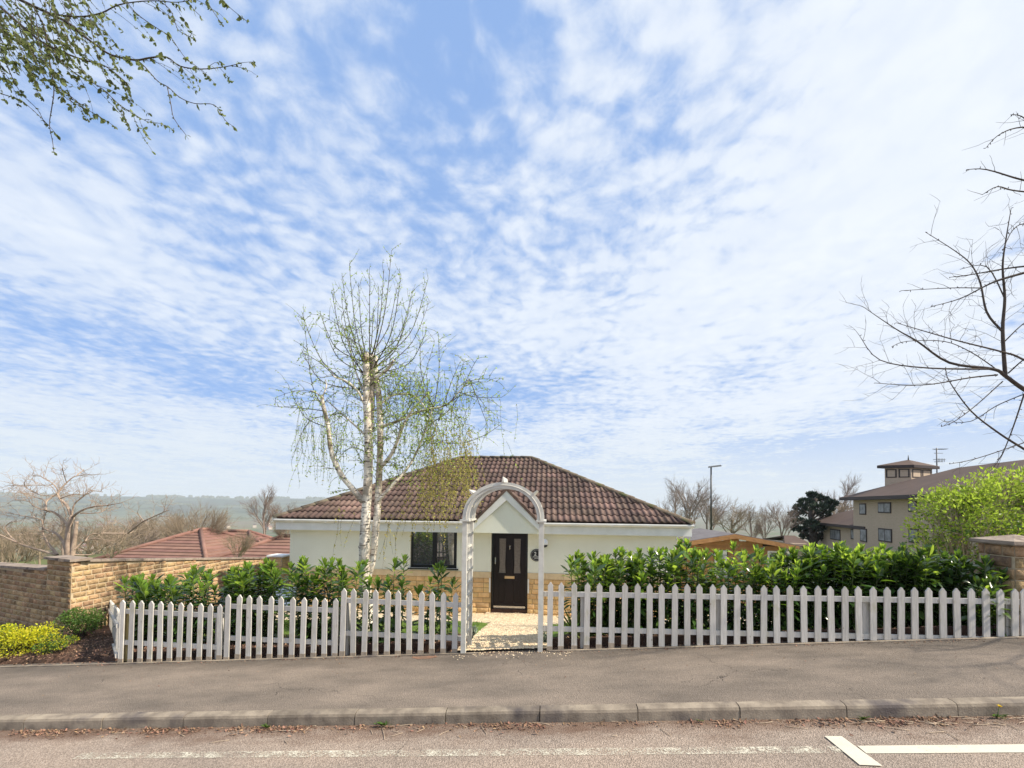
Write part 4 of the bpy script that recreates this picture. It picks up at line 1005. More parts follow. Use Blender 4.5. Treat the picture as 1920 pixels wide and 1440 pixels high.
    # side sprouts and arching crown
    for (pp) in [[(800, 800), (850, 760), (885, 690), (897, 670)], [(812, 770), (823, 700), (822, 625)], [(822, 790), (845, 720), (862, 680)], [(835, 760), (880, 735), (905, 755), (922, 788)], [(860, 735), (895, 745), (940, 745)],
                 [(812, 765), (790, 700), (788, 640)], [(780, 745), (800, 690), (815, 640)], [(605, 760), (585, 720), (570, 600)], [(606, 770), (560, 765), (515, 762)], [(610, 800), (570, 780), (540, 720)],
                 [(630, 708), (600, 680), (565, 660)], [(640, 775), (580, 790), (552, 850)], [(880, 710), (900, 760), (915, 800)], [(822, 830), (870, 830), (910, 815), (940, 795)]]:
        dy = rn.uniform(-.4, .5); k = len(pp); q = arc([P(x, y, dy*i/(k-1)) for i, (x, y) in enumerate(pp)]); tw.tube(q, rad(len(q), .009, .003), 4, cap=False); leaves(q, .06)
        tip_twigs(tw, q, .0035, rn, .40, .10, DN, .10, 0, lambda z: leaves(z, .06), up=V((0, 0, .2)))
    # twiggy growth on the limbs
    for i, q in enumerate(limbs):
        tip_twigs(tw, q, .006, rn, .6, .10 if i > 4 else .15, DN, .16, 1, lambda z: leaves(z, .055 if z[0].x > -2.2 else .085, .021), up=V((0, 0, .35)))
    for q in (main[20:], s2[14:]): tip_twigs(tw, q, .006, rn, .75, .10, DN, .12, 1, lambda z: leaves(z, .06), up=V((0, 0, .4)))
    # weeping strands
    def strand(x, y, dy, L, m2, s0, dens):
        p = P(x, y, dy); q = wander(p, V((rn.gauss(0, .45), rn.gauss(0, .3), -1)), L, 9, rn, .17, DN, .22); tw.tube(q, rad(len(q), .0026, .0016), 3, cap=False); leaves(q, dens, s0, m2)
    for _ in range(200): x = rn.gauss(800, 58); strand(x, rn.uniform(690, 830), rn.uniform(-.7, .8), rn.uniform(.4, 1.1), lf, .021, .05)
    for _ in range(95): x = rn.uniform(800, 890); strand(x, rn.uniform(790, 880), rn.uniform(-.5, .7), rn.uniform(.6, 1.35), ck, .020, .026)
    for _ in range(55): x = rn.uniform(760, 865); strand(x, rn.uniform(860, 930), rn.uniform(-.2, .8), rn.uniform(.6, 1.15), ck, .019, .034)
    for _ in range(75): x = rn.uniform(556, 660); strand(x, rn.uniform(740, 850), rn.uniform(-.7, .6), rn.uniform(.4, .95), lf, .020, .085)
    for x, y, L in ((640, 925, .55), (635, 955, .9), (645, 950, .7), (665, 965, .6), (712, 945, .9), (733, 960, .85), (745, 955, 1.0), (758, 960, .6), (600, 830, .8), (740, 1000, .6), (728, 990, .8)): strand(x, y, rn.uniform(-.5, .3), L, ck, .024, .05)
    tw.build('twig', M['bark_d'], t); lf.build('leaves', M['birchleaf'], t); ck.build('catkins', M['catkin'], t)
birch()
def overhang():
    """tree whose branches hang into the top-left corner; trunk stands left of the frame"""
    rn = R(5); k = 1/3.555; Y = 4.7; P = lambda x, y, dy=0: at(x*k, y*k, Y+dy)
    tx = -9.2; ty = 5.9; base = V((tx, ty, G(tx, ty))); t = thing('lime_tree', 'street tree with unfolding leaves overhanging the top left corner', 'tree', base)
    tr = MB(); q = arc([base-V((0, 0, .3)), base+V((.05, 0, 1.5)), base+V((.1, -.1, 3.5)), base+V((.2, -.2, 6.5)), base+V((.4, -.3, 9))]); tr.tube(q, rad(len(q), .24, .08), 12)
    tr.build('trunk', M['bark_d'], t)
    mb = MB(); lf = MB(); top = base+V((.2, -.2, 6.2)); hub = P(-420, -260, .3); mb.tube(arc([base+V((.1, -.1, 4.6)), (base+V((.1, -.1, 5.2))).lerp(hub, .6), hub]), rad(9, .09, .05), 8)
    lines = {'A': ([(-420, -260), (-200, -110), (0, 45), (120, 150), (280, 280), (450, 360), (560, 400), (700, 440), (830, 540), (860, 575)], .020),
        'B': ([(-420, -260), (-100, -130), (60, -40), (200, 30), (340, 95), (450, 150), (560, 240), (640, 300), (740, 365), (900, 400), (1000, 385), (1110, 380), (1200, 440), (1340, 460), (1500, 445), (1610, 420)], .021),
        'C': ([(340, 90), (430, 105), (560, 110), (680, 85), (800, 30), (1000, 5), (1180, 15), (1300, -5)], .011),
        'D': ([(210, 30), (250, 90), (300, 200), (320, 350), (345, 480), (360, 600), (345, 720), (330, 830), (350, 940), (360, 1020)], .009),
        'E': ([(900, 400), (960, 440), (1050, 540), (1120, 580), (1200, 650), (1300, 690), (1430, 700), (1500, 800), (1560, 845)], .007),
        'F': ([(1115, 580), (1140, 700), (1160, 790), (1240, 900)], .005), 'G': ([(-60, 570), (0, 620), (120, 660), (180, 700), (290, 800), (380, 900)], .006),
        'H': ([(-40, 200), (10, 330), (60, 470), (140, 620), (250, 730), (300, 830)], .006), 'I': ([(450, 150), (480, 60), (430, -60)], .008),
        'J': ([(280, 280), (420, 420), (520, 500), (680, 590), (800, 700), (960, 800), (1020, 818)], .006), 'K': ([(360, 560), (450, 660), (580, 730), (700, 800), (760, 840)], .005),
        'L': ([(800, -60), (900, 80), (1050, 190), (1130, 240), (1180, 310), (1240, 390), (1320, 450), (1390, 520)], .005), 'N': ([(1000, -40), (1130, 60), (1170, 160), (1200, 210), (1300, 260)], .005),
        'O': ([(1200, -60), (1290, 60), (1340, 110)], .004), 'Q': ([(1350, -40), (1430, 90), (1480, 160)], .004), 'U': ([(1400, -80), (1520, 40), (1650, 145)], .004), 'T': ([(120, 150), (170, 300), (260, 420), (300, 520), (420, 600), (520, 690), (570, 690)], .006)}
    def bud(p, s_):
        for _ in range(rn.choice((2, 3, 3, 4))): lf.leaf(p, rvec(rn)*.8+V((0, 0, -.75)), rvec(rn), s_*rn.uniform(.7, 1.5), s_*rn.uniform(.5, .95), 0, .4)
    def buds(q, every=.085, s_=.026):
        s_ *= 1.25; every *= .85
        D = 0
        for i in range(1, len(q)):
            D += (q[i]-q[i-1]).length
            while D > every: D -= every*rn.uniform(.7, 1.4); bud(q[i-1].lerp(q[i], rn.random()), s_*rn.choice((.4, .5, .6, .8, 1.2, 1.6)))
        bud(q[-1], s_*1.1)
    DR = V((.45, 0, -1))
    for kk, (pp, r) in lines.items():
        dy = rn.uniform(-.35, .35) if kk not in 'AB' else 0
        q = arc([P(x, y, dy) for x, y in pp], 4); mb.tube(q, rad(len(q), r, .0028), 5, cap=False); buds(q)
        vis = [p for p in q if px_at(p)[0] > -60]
        if kk in 'ABCTJ' and len(vis) > 3: tip_twigs(mb, vis, .003, rn, .50, .115, DR, .20, 0, lambda z: buds(z, .09, .024), ang=.6, jit=.14, up=V((.25, 0, -.2)))
    for _ in range(74):
        x = rn.uniform(-150, 640)**1.0; y = rn.uniform(-120, 160) + max(0, (300-x))*.35; L = rn.uniform(.45, 1.25)*(1.1-max(0, x)/1500)
        q = wander(P(x, y, rn.uniform(-.4, .4)), V((.55+rn.gauss(0, .18), rn.gauss(0, .1), -.8)), L, 8, rn, .09, DR, .05); mb.tube(q, rad(9, .0042, .0018), 3, cap=False); buds(q, .085, .027)
    mb.build('branch', M['bark_d'], t); lf.build('leaves', M['budleaf'], t)
overhang()
def right_tree():
    rn = R(9); Y = 7.0; P = lambda x, y, dy=0: at(x, y, Y+dy)
    base = V((12.4, 8.2, 0.35)); t = thing('bare_tree', 'leafless dark tree reaching in from the right edge above the stone pillar', 'tree', base)
    tr = MB(); q = arc([base-V((0, 0, .8)), base+V((0, 0, 2)), base+V((-.1, -.2, 4)), base+V((0, -.3, 7)), base+V((.3, -.3, 9.5))]); tr.tube(q, rad(len(q), .26, .06), 12); tr.build('trunk', M['bark_d'], t)
    mb = MB(); hub = P(2240, 900); hub2 = P(2150, 420, .2)
    L = [([(2240, 900), (2080, 830), (1990, 770), (1920, 730), (1885, 705), (1862, 692), (1780, 680), (1720, 640), (1680, 617), (1618, 575)], .045, 2),
         ([(1885, 706), (1880, 620), (1884, 560), (1880, 500), (1886, 450), (1896, 390)], .026, 2), ([(1878, 620), (1850, 585), (1838, 530), (1820, 495), (1790, 470), (1735, 435)], .016, 2),
         ([(2150, 420), (2050, 470), (1960, 500), (1880, 523), (1850, 535), (1800, 560), (1745, 575)], .028, 2), ([(2060, 480), (1960, 495), (1890, 503), (1820, 515), (1780, 520)], .018, 2), ([(1862, 692), (1740, 690), (1650, 675), (1612, 630)], .014, 2),
         ([(1870, 703), (1820, 708), (1750, 720), (1700, 722), (1640, 718)], .012, 2), ([(2030, 740), (1920, 675), (1880, 660), (1800, 640), (1730, 620), (1680, 605)], .018, 2),
         ([(2240, 980), (2090, 930), (2000, 890), (1920, 842), (1870, 810), (1820, 770), (1780, 715), (1774, 695)], .026, 1), ([(1920, 740), (1900, 800), (1880, 850), (1860, 880)], .010, 1),
         ([(2000, 800), (1920, 830), (1830, 860), (1780, 870)], .010, 1), ([(2150, 330), (1980, 345), (1920, 338), (1850, 318), (1812, 318)], .022, 1), ([(2150, 360), (1970, 362), (1900, 357), (1870, 350), (1842, 365)], .016, 1),
         ([(2150, 250), (1960, 240), (1905, 240), (1870, 255), (1848, 278)], .014, 1), ([(2100, 300), (1950, 240), (1915, 218), (1895, 215)], .012, 1), ([(1880, 715), (1830, 760), (1790, 790), (1765, 800)], .008, 1),
         ([(1930, 735), (1870, 760), (1820, 790), (1770, 790)], .008, 1), ([(1836, 540), (1780, 540), (1690, 545)], .008, 1), ([(1865, 690), (1820, 660), (1770, 640), (1700, 640), (1672, 650)], .008, 1),
         ([(1884, 560), (1850, 500), (1800, 505)], .009, 2), ([(2000, 440), (1930, 420), (1900, 430), (1880, 470)], .010, 2), ([(1884, 640), (1930, 600), (1990, 590)], .010, 2), ([(1890, 700), (1940, 660), (2000, 650)], .010, 2)]
    for i, (pp, r, lv) in enumerate(L):
        dy = rn.uniform(-.5, .5) if r < .02 else 0
        q = arc([P(x, y, dy*min(1, j/3)) for j, (x, y) in enumerate(pp)]); mb.tube(q, rad(len(q), r, .0035), 6, cap=False)
        vis = [p for p in q if px_at(p)[0] < 2100]
        if len(vis) > 2: tip_twigs(mb, vis[2:], .0034, rn, .46 if lv == 2 else .34, .15 if lv == 2 else .19, V((-.3, 0, .15)), .12, 1 if lv == 2 else 0, None, ang=.8, jit=.2)
        for p in vis[::1]:
            if r < .03: d = rvec(rn); mb.tube([p, p+d*.03], [.004, .006], 3)
    for a, b_, r in ((base+V((0, -.05, 2.2)), hub, .06), (base+V((-.1, -.2, 4.2)), hub2, .05), (base+V((-.1, -.2, 2.0)), P(2240, 980), .05), (base+V((-.1, -.2, 4.6)), P(2150, 330), .04), (base+V((-.1, -.25, 5.2)), P(2150, 250), .035), (base+V((-.1, -.2, 4.4)), P(2150, 360), .03)):
        mb.tube(arc([a, a.lerp(b_, .5)+V((0, 0, .15)), b_]), rad(9, r+.02, r*.6), 7)
    for tgt, r in ((V((8.6, 4.9, 3.6)), .018), (V((9.6, 4.3, 4.6)), .016), (V((8.0, 5.4, 4.6)), .022), (V((7.6, 4.6, 5.6)), .02)):
        a = base+V((-.05, -.1, 3.0)); q = arc([a, a.lerp(tgt, .5)+V((0, 0, .3)), tgt, tgt+V((-.9, -.3, .1))]); mb.tube(q, rad(len(q), r*1.6, .006), 6); tip_twigs(mb, q[4:], .006, rn, .6, .2, V((0, 0, 1)), .1, 1)
    # upper crown above the frame so the tree reads whole from the side
    for _ in range(26):
        p = base+V((0, -.3, rn.uniform(4, 9))); q = wander(p, V((rn.uniform(-.2, 1), rn.gauss(0, .7), rn.uniform(.1, .9))), rn.uniform(1.5, 3.2), 7, rn, .2); mb.tube(q, rad(8, .03, .006), 5, cap=False); tip_twigs(mb, q, .006, rn, .7, .25, V((0, 0, 1)), .1, 0)
    mb.build('branch', M['bark_d'], t)
right_tree()
# ------------------------------------------------------------------ generic bare trees (background)
def bare_mesh(name, seed, style, label, m_, nst=1, lv=4, H=1.0, trop=.08):
    rn = R(seed); t = thing(name, label, 'tree', (0, 0, 0)); tr = MB(); tw = MB()
    def grow(p, d, L, r, k, mbx):
        n = 4; q = wander(p, d, L, n, rn, .16 if k else .06, V((0, 0, 1)), trop); mbx.tube(q, rad(n+1, r, r*.55), 7 if k < 1 else 3, cap=False)
        if k >= lv: return
        c = {0: 9, 1: 6, 2: 6, 3: 5}.get(k, 3)
        for i in range(c):
            f = .35+.65*(i+rn.random())/c; idx = min(n-1, int(f*n)); pp = q[idx].lerp(q[idx+1], f*n-idx if f*n-idx < 1 else 1); ax = (q[idx+1]-q[idx]).normalized(); sd = rvec(rn); sd = (sd-ax*sd.dot(ax)).normalized()
            spread = {'tree': .85, 'vase': .5, 'wide': 1.3, 'fine': .7}[style]
            grow(pp, ax+sd*spread*rn.uniform(.6, 1.2), L*rn.uniform(.45, .68)*(1.1-.25*f), r*.5*(1.1-.3*f), k+1, tw)
    if style == 'vase':
        for i in range(nst): a = rn.uniform(0, 2*pi); e = rn.uniform(.1, .95); grow(V((.02*cos(a), .02*sin(a), 0)), V((cos(a)*e, sin(a)*e, 1)), .62, .010, 1, tw)
        tr.tube([(0, 0, -.1), (0, 0, .06)], [.05, .03], 8)
    else: grow(V((0, 0, -.05)), V((0, 0, 1)), .72 if style != 'wide' else .45, .022, 0, tr)
    tr.build('trunk', m_, t); tw.build('crown', m_, t); return t
tA = bare_mesh('bare_tree', 3, 'tree', 'x', M['bark_g']); tB = bare_mesh('bare_tree', 8, 'fine', 'x', M['bark_g']); tC = bare_mesh('bare_tree', 12, 'vase', 'x', M['bark_t'], 16, 4, trop=.02); tD = bare_mesh('bare_tree', 21, 'tree', 'x', M['bark_t'], trop=.03)
used = {}
def place(src, px, pyb, pyt, y, label, wx=1.0, group='bare trees beyond the gardens', cat=None):
    b = at(px, pyb, y); h = at(px, pyt, y).z - b.z; s = h/.98
    if src.name not in used: used[src.name] = 1; o = src; o.location = b; o.rotation_euler = (0, 0, px*.7); o.scale = (s*wx, s*wx, s); o['label'] = label
    else: o = dup(src, b, px*.7, (s*wx, s*wx, s), label)
    if group: o['group'] = group
    if cat: o['category'] = cat
    return o
place(tA, 1290, 1045, 905, 34, 'tallest bare birch showing over the right end of the bungalow roof', .8)
place(tB, 1262, 1040, 935, 32, 'small bare tree tucked against the bungalow roof edge', .9)
place(tD, 1370, 1040, 945, 36, 'rounded bare tree right of the street lamp', 1.15)
place(tA, 1325, 1045, 925, 40, 'bare tree directly behind the street lamp', .9)
place(tB, 1410, 1040, 965, 42, 'low bare tree between the lamp and the two thin birches', 1.0)
place(tB, 1433, 1040, 965, 38, 'shorter of the two thin bare birches left of the pine', .8)
place(tA, 1467, 1045, 947, 36, 'taller of the two thin bare birches left of the pine', .8)
place(tD, 1560, 1040, 935, 52, 'pinkish bare tree between the pine and the brick block', 1.3)
place(tB, 1583, 1040, 917, 56, 'thin bare tree top behind the brick block corner', .8)
place(tC, 365, 1040, 940, 26, 'pale fan shaped bare tree behind the red roof', .9)
place(tC, 332, 1040, 960, 30, 'smaller fan shaped bare tree left of the red roof', .8)
place(tB, 497, 1035, 932, 30, 'pinkish bare tree above the red roof beside the bungalow', .9)
place(tA, 528, 1035, 945, 28, 'bare tree touching the left eave of the bungalow', .9)
place(tC, 540, 1030, 960, 24, 'twiggy pale bush between the red roof and the bungalow eave', .6)
rn = R(33)
k_ = 0
sc_lab = ['at the far left edge', 'left of the sculptural tree', 'under the sculptural tree', 'behind the sculptural tree trunk', 'just right of the sculptural tree', 'above the stone wall coping', 'left of the red hipped roof', 'against the red hipped roof', 'in the valley behind the walls', 'nearest the stone wall corner', 'in the gap before the fan shaped trees', 'below the hills']
for i, (px, pt, y) in enumerate([(5, 985, 22), (40, 975, 27), (75, 990, 20), (120, 975, 30), (160, 985, 24), (195, 960, 33), (230, 985, 26), (262, 990, 30), (205, 1000, 19), (20, 1000, 18), (290, 970, 38), (310, 985, 44)]):
    place((tD, tC, tD, tB)[i % 4], px, 1075, pt, y, 'tan bare tree ' + sc_lab[i], 1.15, 'tan scrub trees beyond the left wall')
# far houses down in the valley
mb = MB(); r_ = R(2)
def far_house(x, y, i, lab):
    z = G(x, y)-1; a = r_.uniform(0, 3); w, d, h = r_.uniform(7, 12), r_.uniform(6, 8), r_.uniform(5, 7); m1 = MB(); m2 = MB(); ca, sa = cos(a), sin(a)
    Q = lambda u, v, q: (x+u*ca-v*sa, y+u*sa+v*ca, z+q)
    m1.hexa([Q(-w/2, -d/2, 0), Q(w/2, -d/2, 0), Q(w/2, d/2, 0), Q(-w/2, d/2, 0), Q(-w/2, -d/2, h), Q(w/2, -d/2, h), Q(w/2, d/2, h), Q(-w/2, d/2, h)])
    t = thing('valley_house', lab, 'house', (x, y, z), 'small houses in the far valley'); m1.build('wall', M['farwall'], t)
    m2.v += [Q(-w/2-.3, -d/2-.3, h), Q(w/2+.3, -d/2-.3, h), Q(w/2+.3, d/2+.3, h), Q(-w/2-.3, d/2+.3, h), Q(-w/2, 0, h+2.6), Q(w/2, 0, h+2.6)]
    for f in ((0, 1, 5, 4), (2, 3, 4, 5), (1, 2, 5), (3, 0, 4), (0, 3, 2, 1)): m2.face(f)
    m2.build('roof', M['redtile'] if i % 3 else M['browntile'], t)
for i in range(46):
    px = r_.uniform(120, 520); y = r_.uniform(380, 1100); p = at(px, 985, y); far_house(p.x, y, i, 'tiny pale house in the hazy valley seen over the stone wall')
# sculptural bare tree on the left
def magnolia():
    rn = R(15); Y = 13.5; P = lambda x, y, dy=0: at(x, y, Y+dy); k = .25
    Z = lambda x, y, dy=0: P(x*k, 840+y*k, dy)
    base = P(132, 1100); t = thing('sculptural_tree', 'bare flat topped tree with pale twisting branches rising over the left stone wall', 'tree', base)
    tr = MB(); q = arc([P(134, 1110), Z(520, 800), Z(515, 680), Z(520, 600), Z(540, 520)]); tr.tube(q, rad(len(q), .14, .07), 9)
    q2 = arc([P(134, 1105), Z(545, 790), Z(560, 690), Z(570, 600), Z(575, 550)]); tr.tube(q2, rad(len(q2), .08, .05), 8); tr.build('trunk', M['bark_b'], t)
    mb = MB()
    for i, (pp, r) in enumerate([([(540, 520), (500, 430), (450, 380), (440, 330), (500, 260), (570, 210), (690, 200)], .05), ([(540, 520), (610, 470), (700, 440), (800, 430), (920, 410)], .04), ([(520, 600), (480, 540), (400, 480), (350, 470), (340, 400), (270, 370), (130, 330)], .045),
        ([(500, 790), (470, 700), (420, 640), (330, 600), (310, 540), (230, 520), (80, 490)], .05), ([(345, 470), (350, 400), (420, 350), (460, 300)], .035), ([(430, 800), (350, 700), (320, 600), (345, 480)], .05), ([(420, 800), (280, 760), (130, 710), (60, 640), (40, 590), (90, 550)], .045),
        ([(130, 710), (0, 650), (-80, 600)], .03), ([(560, 760), (620, 710), (700, 680), (800, 690), (880, 700)], .035), ([(640, 700), (680, 650), (780, 640), (860, 650)], .025), ([(540, 500), (560, 420), (640, 350), (680, 320), (770, 330)], .03),
        ([(450, 380), (540, 350), (640, 350), (700, 320)], .02), ([(440, 330), (400, 270), (300, 210), (250, 205)], .02), ([(500, 260), (480, 200), (465, 150)], .014), ([(570, 210), (610, 180), (630, 160)], .014), ([(550, 800), (680, 800), (760, 760), (900, 720)], .03),
        ([(960, 640), (1060, 560), (1140, 520), (1230, 480), (1270, 465)], .03), ([(1080, 550), (1040, 500), (1030, 480)], .015), ([(600, 490), (680, 490), (760, 480), (800, 450)], .02), ([(400, 360), (300, 350), (200, 300), (180, 260)], .018), ([(780, 640), (960, 640), (1000, 620)], .03), ([(340, 470), (260, 440), (210, 400), (100, 390)], .02), ([(500, 500), (400, 300), (300, 280), (60, 280)], .014)]):
        dy = rn.uniform(-.8, .8); q = arc([Z(x, y, dy*j/(len(pp)-1)) for j, (x, y) in enumerate(pp)]); mb.tube(q, rad(len(q), r, .010), 6, cap=False)
        tip_twigs(mb, q[2:], .008, rn, .6, .11, V((0, 0, 1)), .12, 1, None, ang=.9, jit=.3)
    mb.build('crown', M['bark_b'], t)
magnolia()
# ------------------------------------------------------------------ laurels and shrubs
GRP = 'laurel shrubs behind the picket fence'
def laurel(label, px, ptop, w_px, y, stems, seed, young=.35, dens=1.0, L=.185, low=0.0):
    stems = int(stems*(1.7 if px > 1090 else 1.9 if px < 560 else 1.3))+1; w_px = w_px*(1.25 if px < 560 else 1)
    rn = R(seed); c = at(px, 1150, y); zb = G(c.x, y); top = at(px, ptop, y).z; H = top-zb; hw = w_px/2*y/800
    t = thing('laurel_bush', label, 'shrub', (c.x, y, zb), GRP); st = MB(); lf = MB()
    for i in range(stems):
        f = (i+.5)/stems*2-1 if stems > 1 else 0; sx = f*hw*rn.uniform(.8, 1.1) if stems > 1 else rn.gauss(0, .02); sy = rn.uniform(-1, 1)*min(.35, hw+.12)
        h = H*rn.uniform(.72, 1.0) if i != stems//2 else H; p0 = V((c.x+sx*.35, y+sy*.4, zb-.03)); p1 = V((c.x+sx, y+sy, zb+h-.08))
        q = arc([p0, p0.lerp(p1, .5)+V((sx*.15+rn.gauss(0, .02), rn.gauss(0, .02), 0)), p1], 7); st.tube(q, rad(len(q), .011, .004), 5, cap=False)
        tot = sum((q[j]-q[j-1]).length for j in range(1, len(q))); step = .017/dens; D = .08*H; a = rn.uniform(0, 6)
        while D < tot:
            g = D/tot; j = min(len(q)-2, int(g*(len(q)-1))); ff = g*(len(q)-1)-j; p = q[j].lerp(q[j+1], ff); ax = (q[j+1]-q[j]).normalized(); a += 2.4+rn.gauss(0, .3)
            if g < low: D += step; continue
            out = V((cos(a), sin(a), 0)); el_ = -.1 + 1.2*g**3 + rn.gauss(0, .22); d = out*cos(el_)+V((0, 0, 1))*sin(el_)
            tipz = g > 1-young*.6 and rn.random() < .55; ll = L*rn.choice((.5, .7, .85, 1, 1.1))*rn.uniform(.85, 1.1)*(1 if g < .93 else .75)
            # short side shoot lower down to fill the bush
            off = out*rn.uniform(0, .10)*(1-g*.8)
            lf.leaf(p+off, d+rvec(rn)*.15, V((0, 0, 1))+rvec(rn)*.35, ll, ll*.34, 1 if tipz else 0, rn.uniform(.05, .45)); D += step*rn.uniform(.6, 1.3)
        for k in range(6):
            a = k*1.05; lf.leaf(p1, V((cos(a)*.5, sin(a)*.5, 1)), V((-cos(a), -sin(a), .6)), L*rn.uniform(.5, .85), L*.26, 1 if young > .15 else 0, -.1)
    st.build('stem', M['stem_g'], t); lf.build('leaves', [M['laurel'], M['laurel_y']], t)
LA = [('broad low laurel nearest the stone wall', 276, 1078, 62, 6.55, 7, .35, 1.0), ('laurel shoots rising between the stone wall and the tall clump', 312, 1082, 60, 6.4, 5, .3, 1.0), ('slim laurel shoot in front of the stone wall', 360, 1062, 45, 6.4, 4, .4, 1.1),
      ('dense laurel clump in front of the stepped fence section', 428, 1068, 70, 6.45, 6, .3, 1.0), ('tall laurel clump left of the bungalow corner', 485, 1052, 80, 6.4, 8, .35, 1.1), ('bright laurel under the bare white wall', 588, 1048, 85, 6.3, 8, .5, 1.1),
      ('laurel close to the left of the birch trunk', 648, 1045, 62, 6.4, 6, .45, 1.1), ('small laurel touching the right of the birch trunk', 704, 1085, 45, 6.3, 3, .3, .9), ('upright single laurel left of the window', 742, 1048, 38, 6.2, 3, .35, 1.0),
      ('short laurel below the window', 800, 1088, 44, 6.2, 2, .2, .8), ('slender laurel in front of the right window pane', 833, 1052, 34, 6.2, 2, .1, .9),
      ('first laurel of the hedge right of the arch', 1112, 1040, 85, 6.3, 8, .6, 1.15), ('tall bright laurel in front of the blank white wall', 1165, 1032, 75, 6.35, 8, .65, 1.15), ('laurel at the middle of the blank white wall', 1215, 1028, 70, 6.4, 8, .65, 1.15), ('tall laurel hiding the bungalow corner', 1281, 1016, 70, 6.35, 7, .55, 1.1),
      ('low laurel in front of the shed door', 1330, 1070, 45, 6.35, 3, .3, 1.0), ('bright laurel in front of the shed gable', 1385, 1022, 72, 6.35, 6, .6, 1.1), ('dark laurel in front of the shed window', 1442, 1050, 75, 6.4, 7, .2, 1.1),
      ('laurel right of the shed', 1495, 1032, 75, 6.4, 8, .22, 1.2), ('laurel below the low wing of the brick block', 1548, 1020, 75, 6.5, 9, .22, 1.2), ('laurel below the brick block corner', 1600, 1022, 75, 6.4, 9, .2, 1.2), ('laurel below the paired windows of the brick block', 1652, 1022, 75, 6.5, 9, .22, 1.2),
      ('dark laurel left of the big spring shrub', 1702, 1024, 75, 6.4, 9, .15, 1.2), ('laurel in front of the big spring shrub', 1752, 1032, 75, 6.5, 9, .12, 1.2), ('laurel leaning on the left of the stone pillar', 1800, 1042, 70, 6.35, 8, .12, 1.2), ('last low laurel in front of the stone pillar', 1835, 1080, 40, 5.85, 3, .1, 1.0)]
for i, (lab, px, pt, w, y, st_, yg, dn) in enumerate(LA): laurel(lab, px, pt, w, y, st_+(1 if px > 1090 else 0), 100+i, yg, dn)
def leafball(name, label, cat, c, rx, ry, rz, n, s0, m_, seed, lobes=7, stem=True, group=None, m2=None, f2=0):
    rn = R(seed); t = thing(name, label, cat, c, group); lf = MB(); tw = MB(); c = V(c)
    L = [(V((rn.uniform(-.65, .65)*rx, rn.uniform(-.6, .6)*ry, rn.uniform(.3, 1.35)*rz)), rn.uniform(.35, .6)) for _ in range(lobes)]
    for o_, s_ in L:
        for _ in range(5):
            q = wander(c+V((o_.x*.2, o_.y*.2, 0)), o_+rvec(rn)*.3*rx, o_.length*rn.uniform(.8, 1.3), 5, rn, .15); tw.tube(q, rad(6, .012*rz+.003, .003), 4, cap=False)
    for i in range(n):
        o_, s_ = L[i % lobes]; d = rvec(rn); r = rn.random()**.35; p = c + o_ + V((d.x*rx*s_*r, d.y*ry*s_*r, d.z*rz*s_*r))
        if p.z < c.z-.02: continue
        lf.sleaf(p, d+rvec(rn)*.8+V((0, 0, .2)), rvec(rn), s0*rn.uniform(.6, 1.4), s0*rn.uniform(.4, .8), 1 if (m2 and rn.random() < f2) else 0)
    tw.build('stem', M['bark_d'], t); lf.build('leaves', [m_] + ([m2] if m2 else []), t); return t
def gp(px, y): p = at(px, 1150, y); return (p.x, y, G(p.x, y) if y > 5.6 else pave(p.x, y))
leafball('golden_shrub', 'bright yellow leaved shrub at the foot of the left wall', 'shrub', gp(48, 6.1), .46, .32, .24, 4600, .032, M['yshrub'], 3, 9, m2=M['gshrub'], f2=.12)
leafball('golden_shrub', 'small green and yellow shrub between the yellow shrub and the dark one', 'shrub', gp(112, 6.0), .26, .2, .15, 1500, .026, M['gshrub'], 4, 6, m2=M['yshrub'], f2=.35)
leafball('dark_shrub', 'dark green low shrub against the stone wall corner', 'shrub', gp(150, 6.75), .42, .3, .30, 3000, .032, M['gshrub'], 6, 7)
leafball('golden_shrub', 'green edge shrub cut by the left frame edge', 'shrub', gp(-8, 6.2), .30, .25, .28, 1600, .03, M['gshrub'], 7, 6, m2=M['yshrub'], f2=.15)
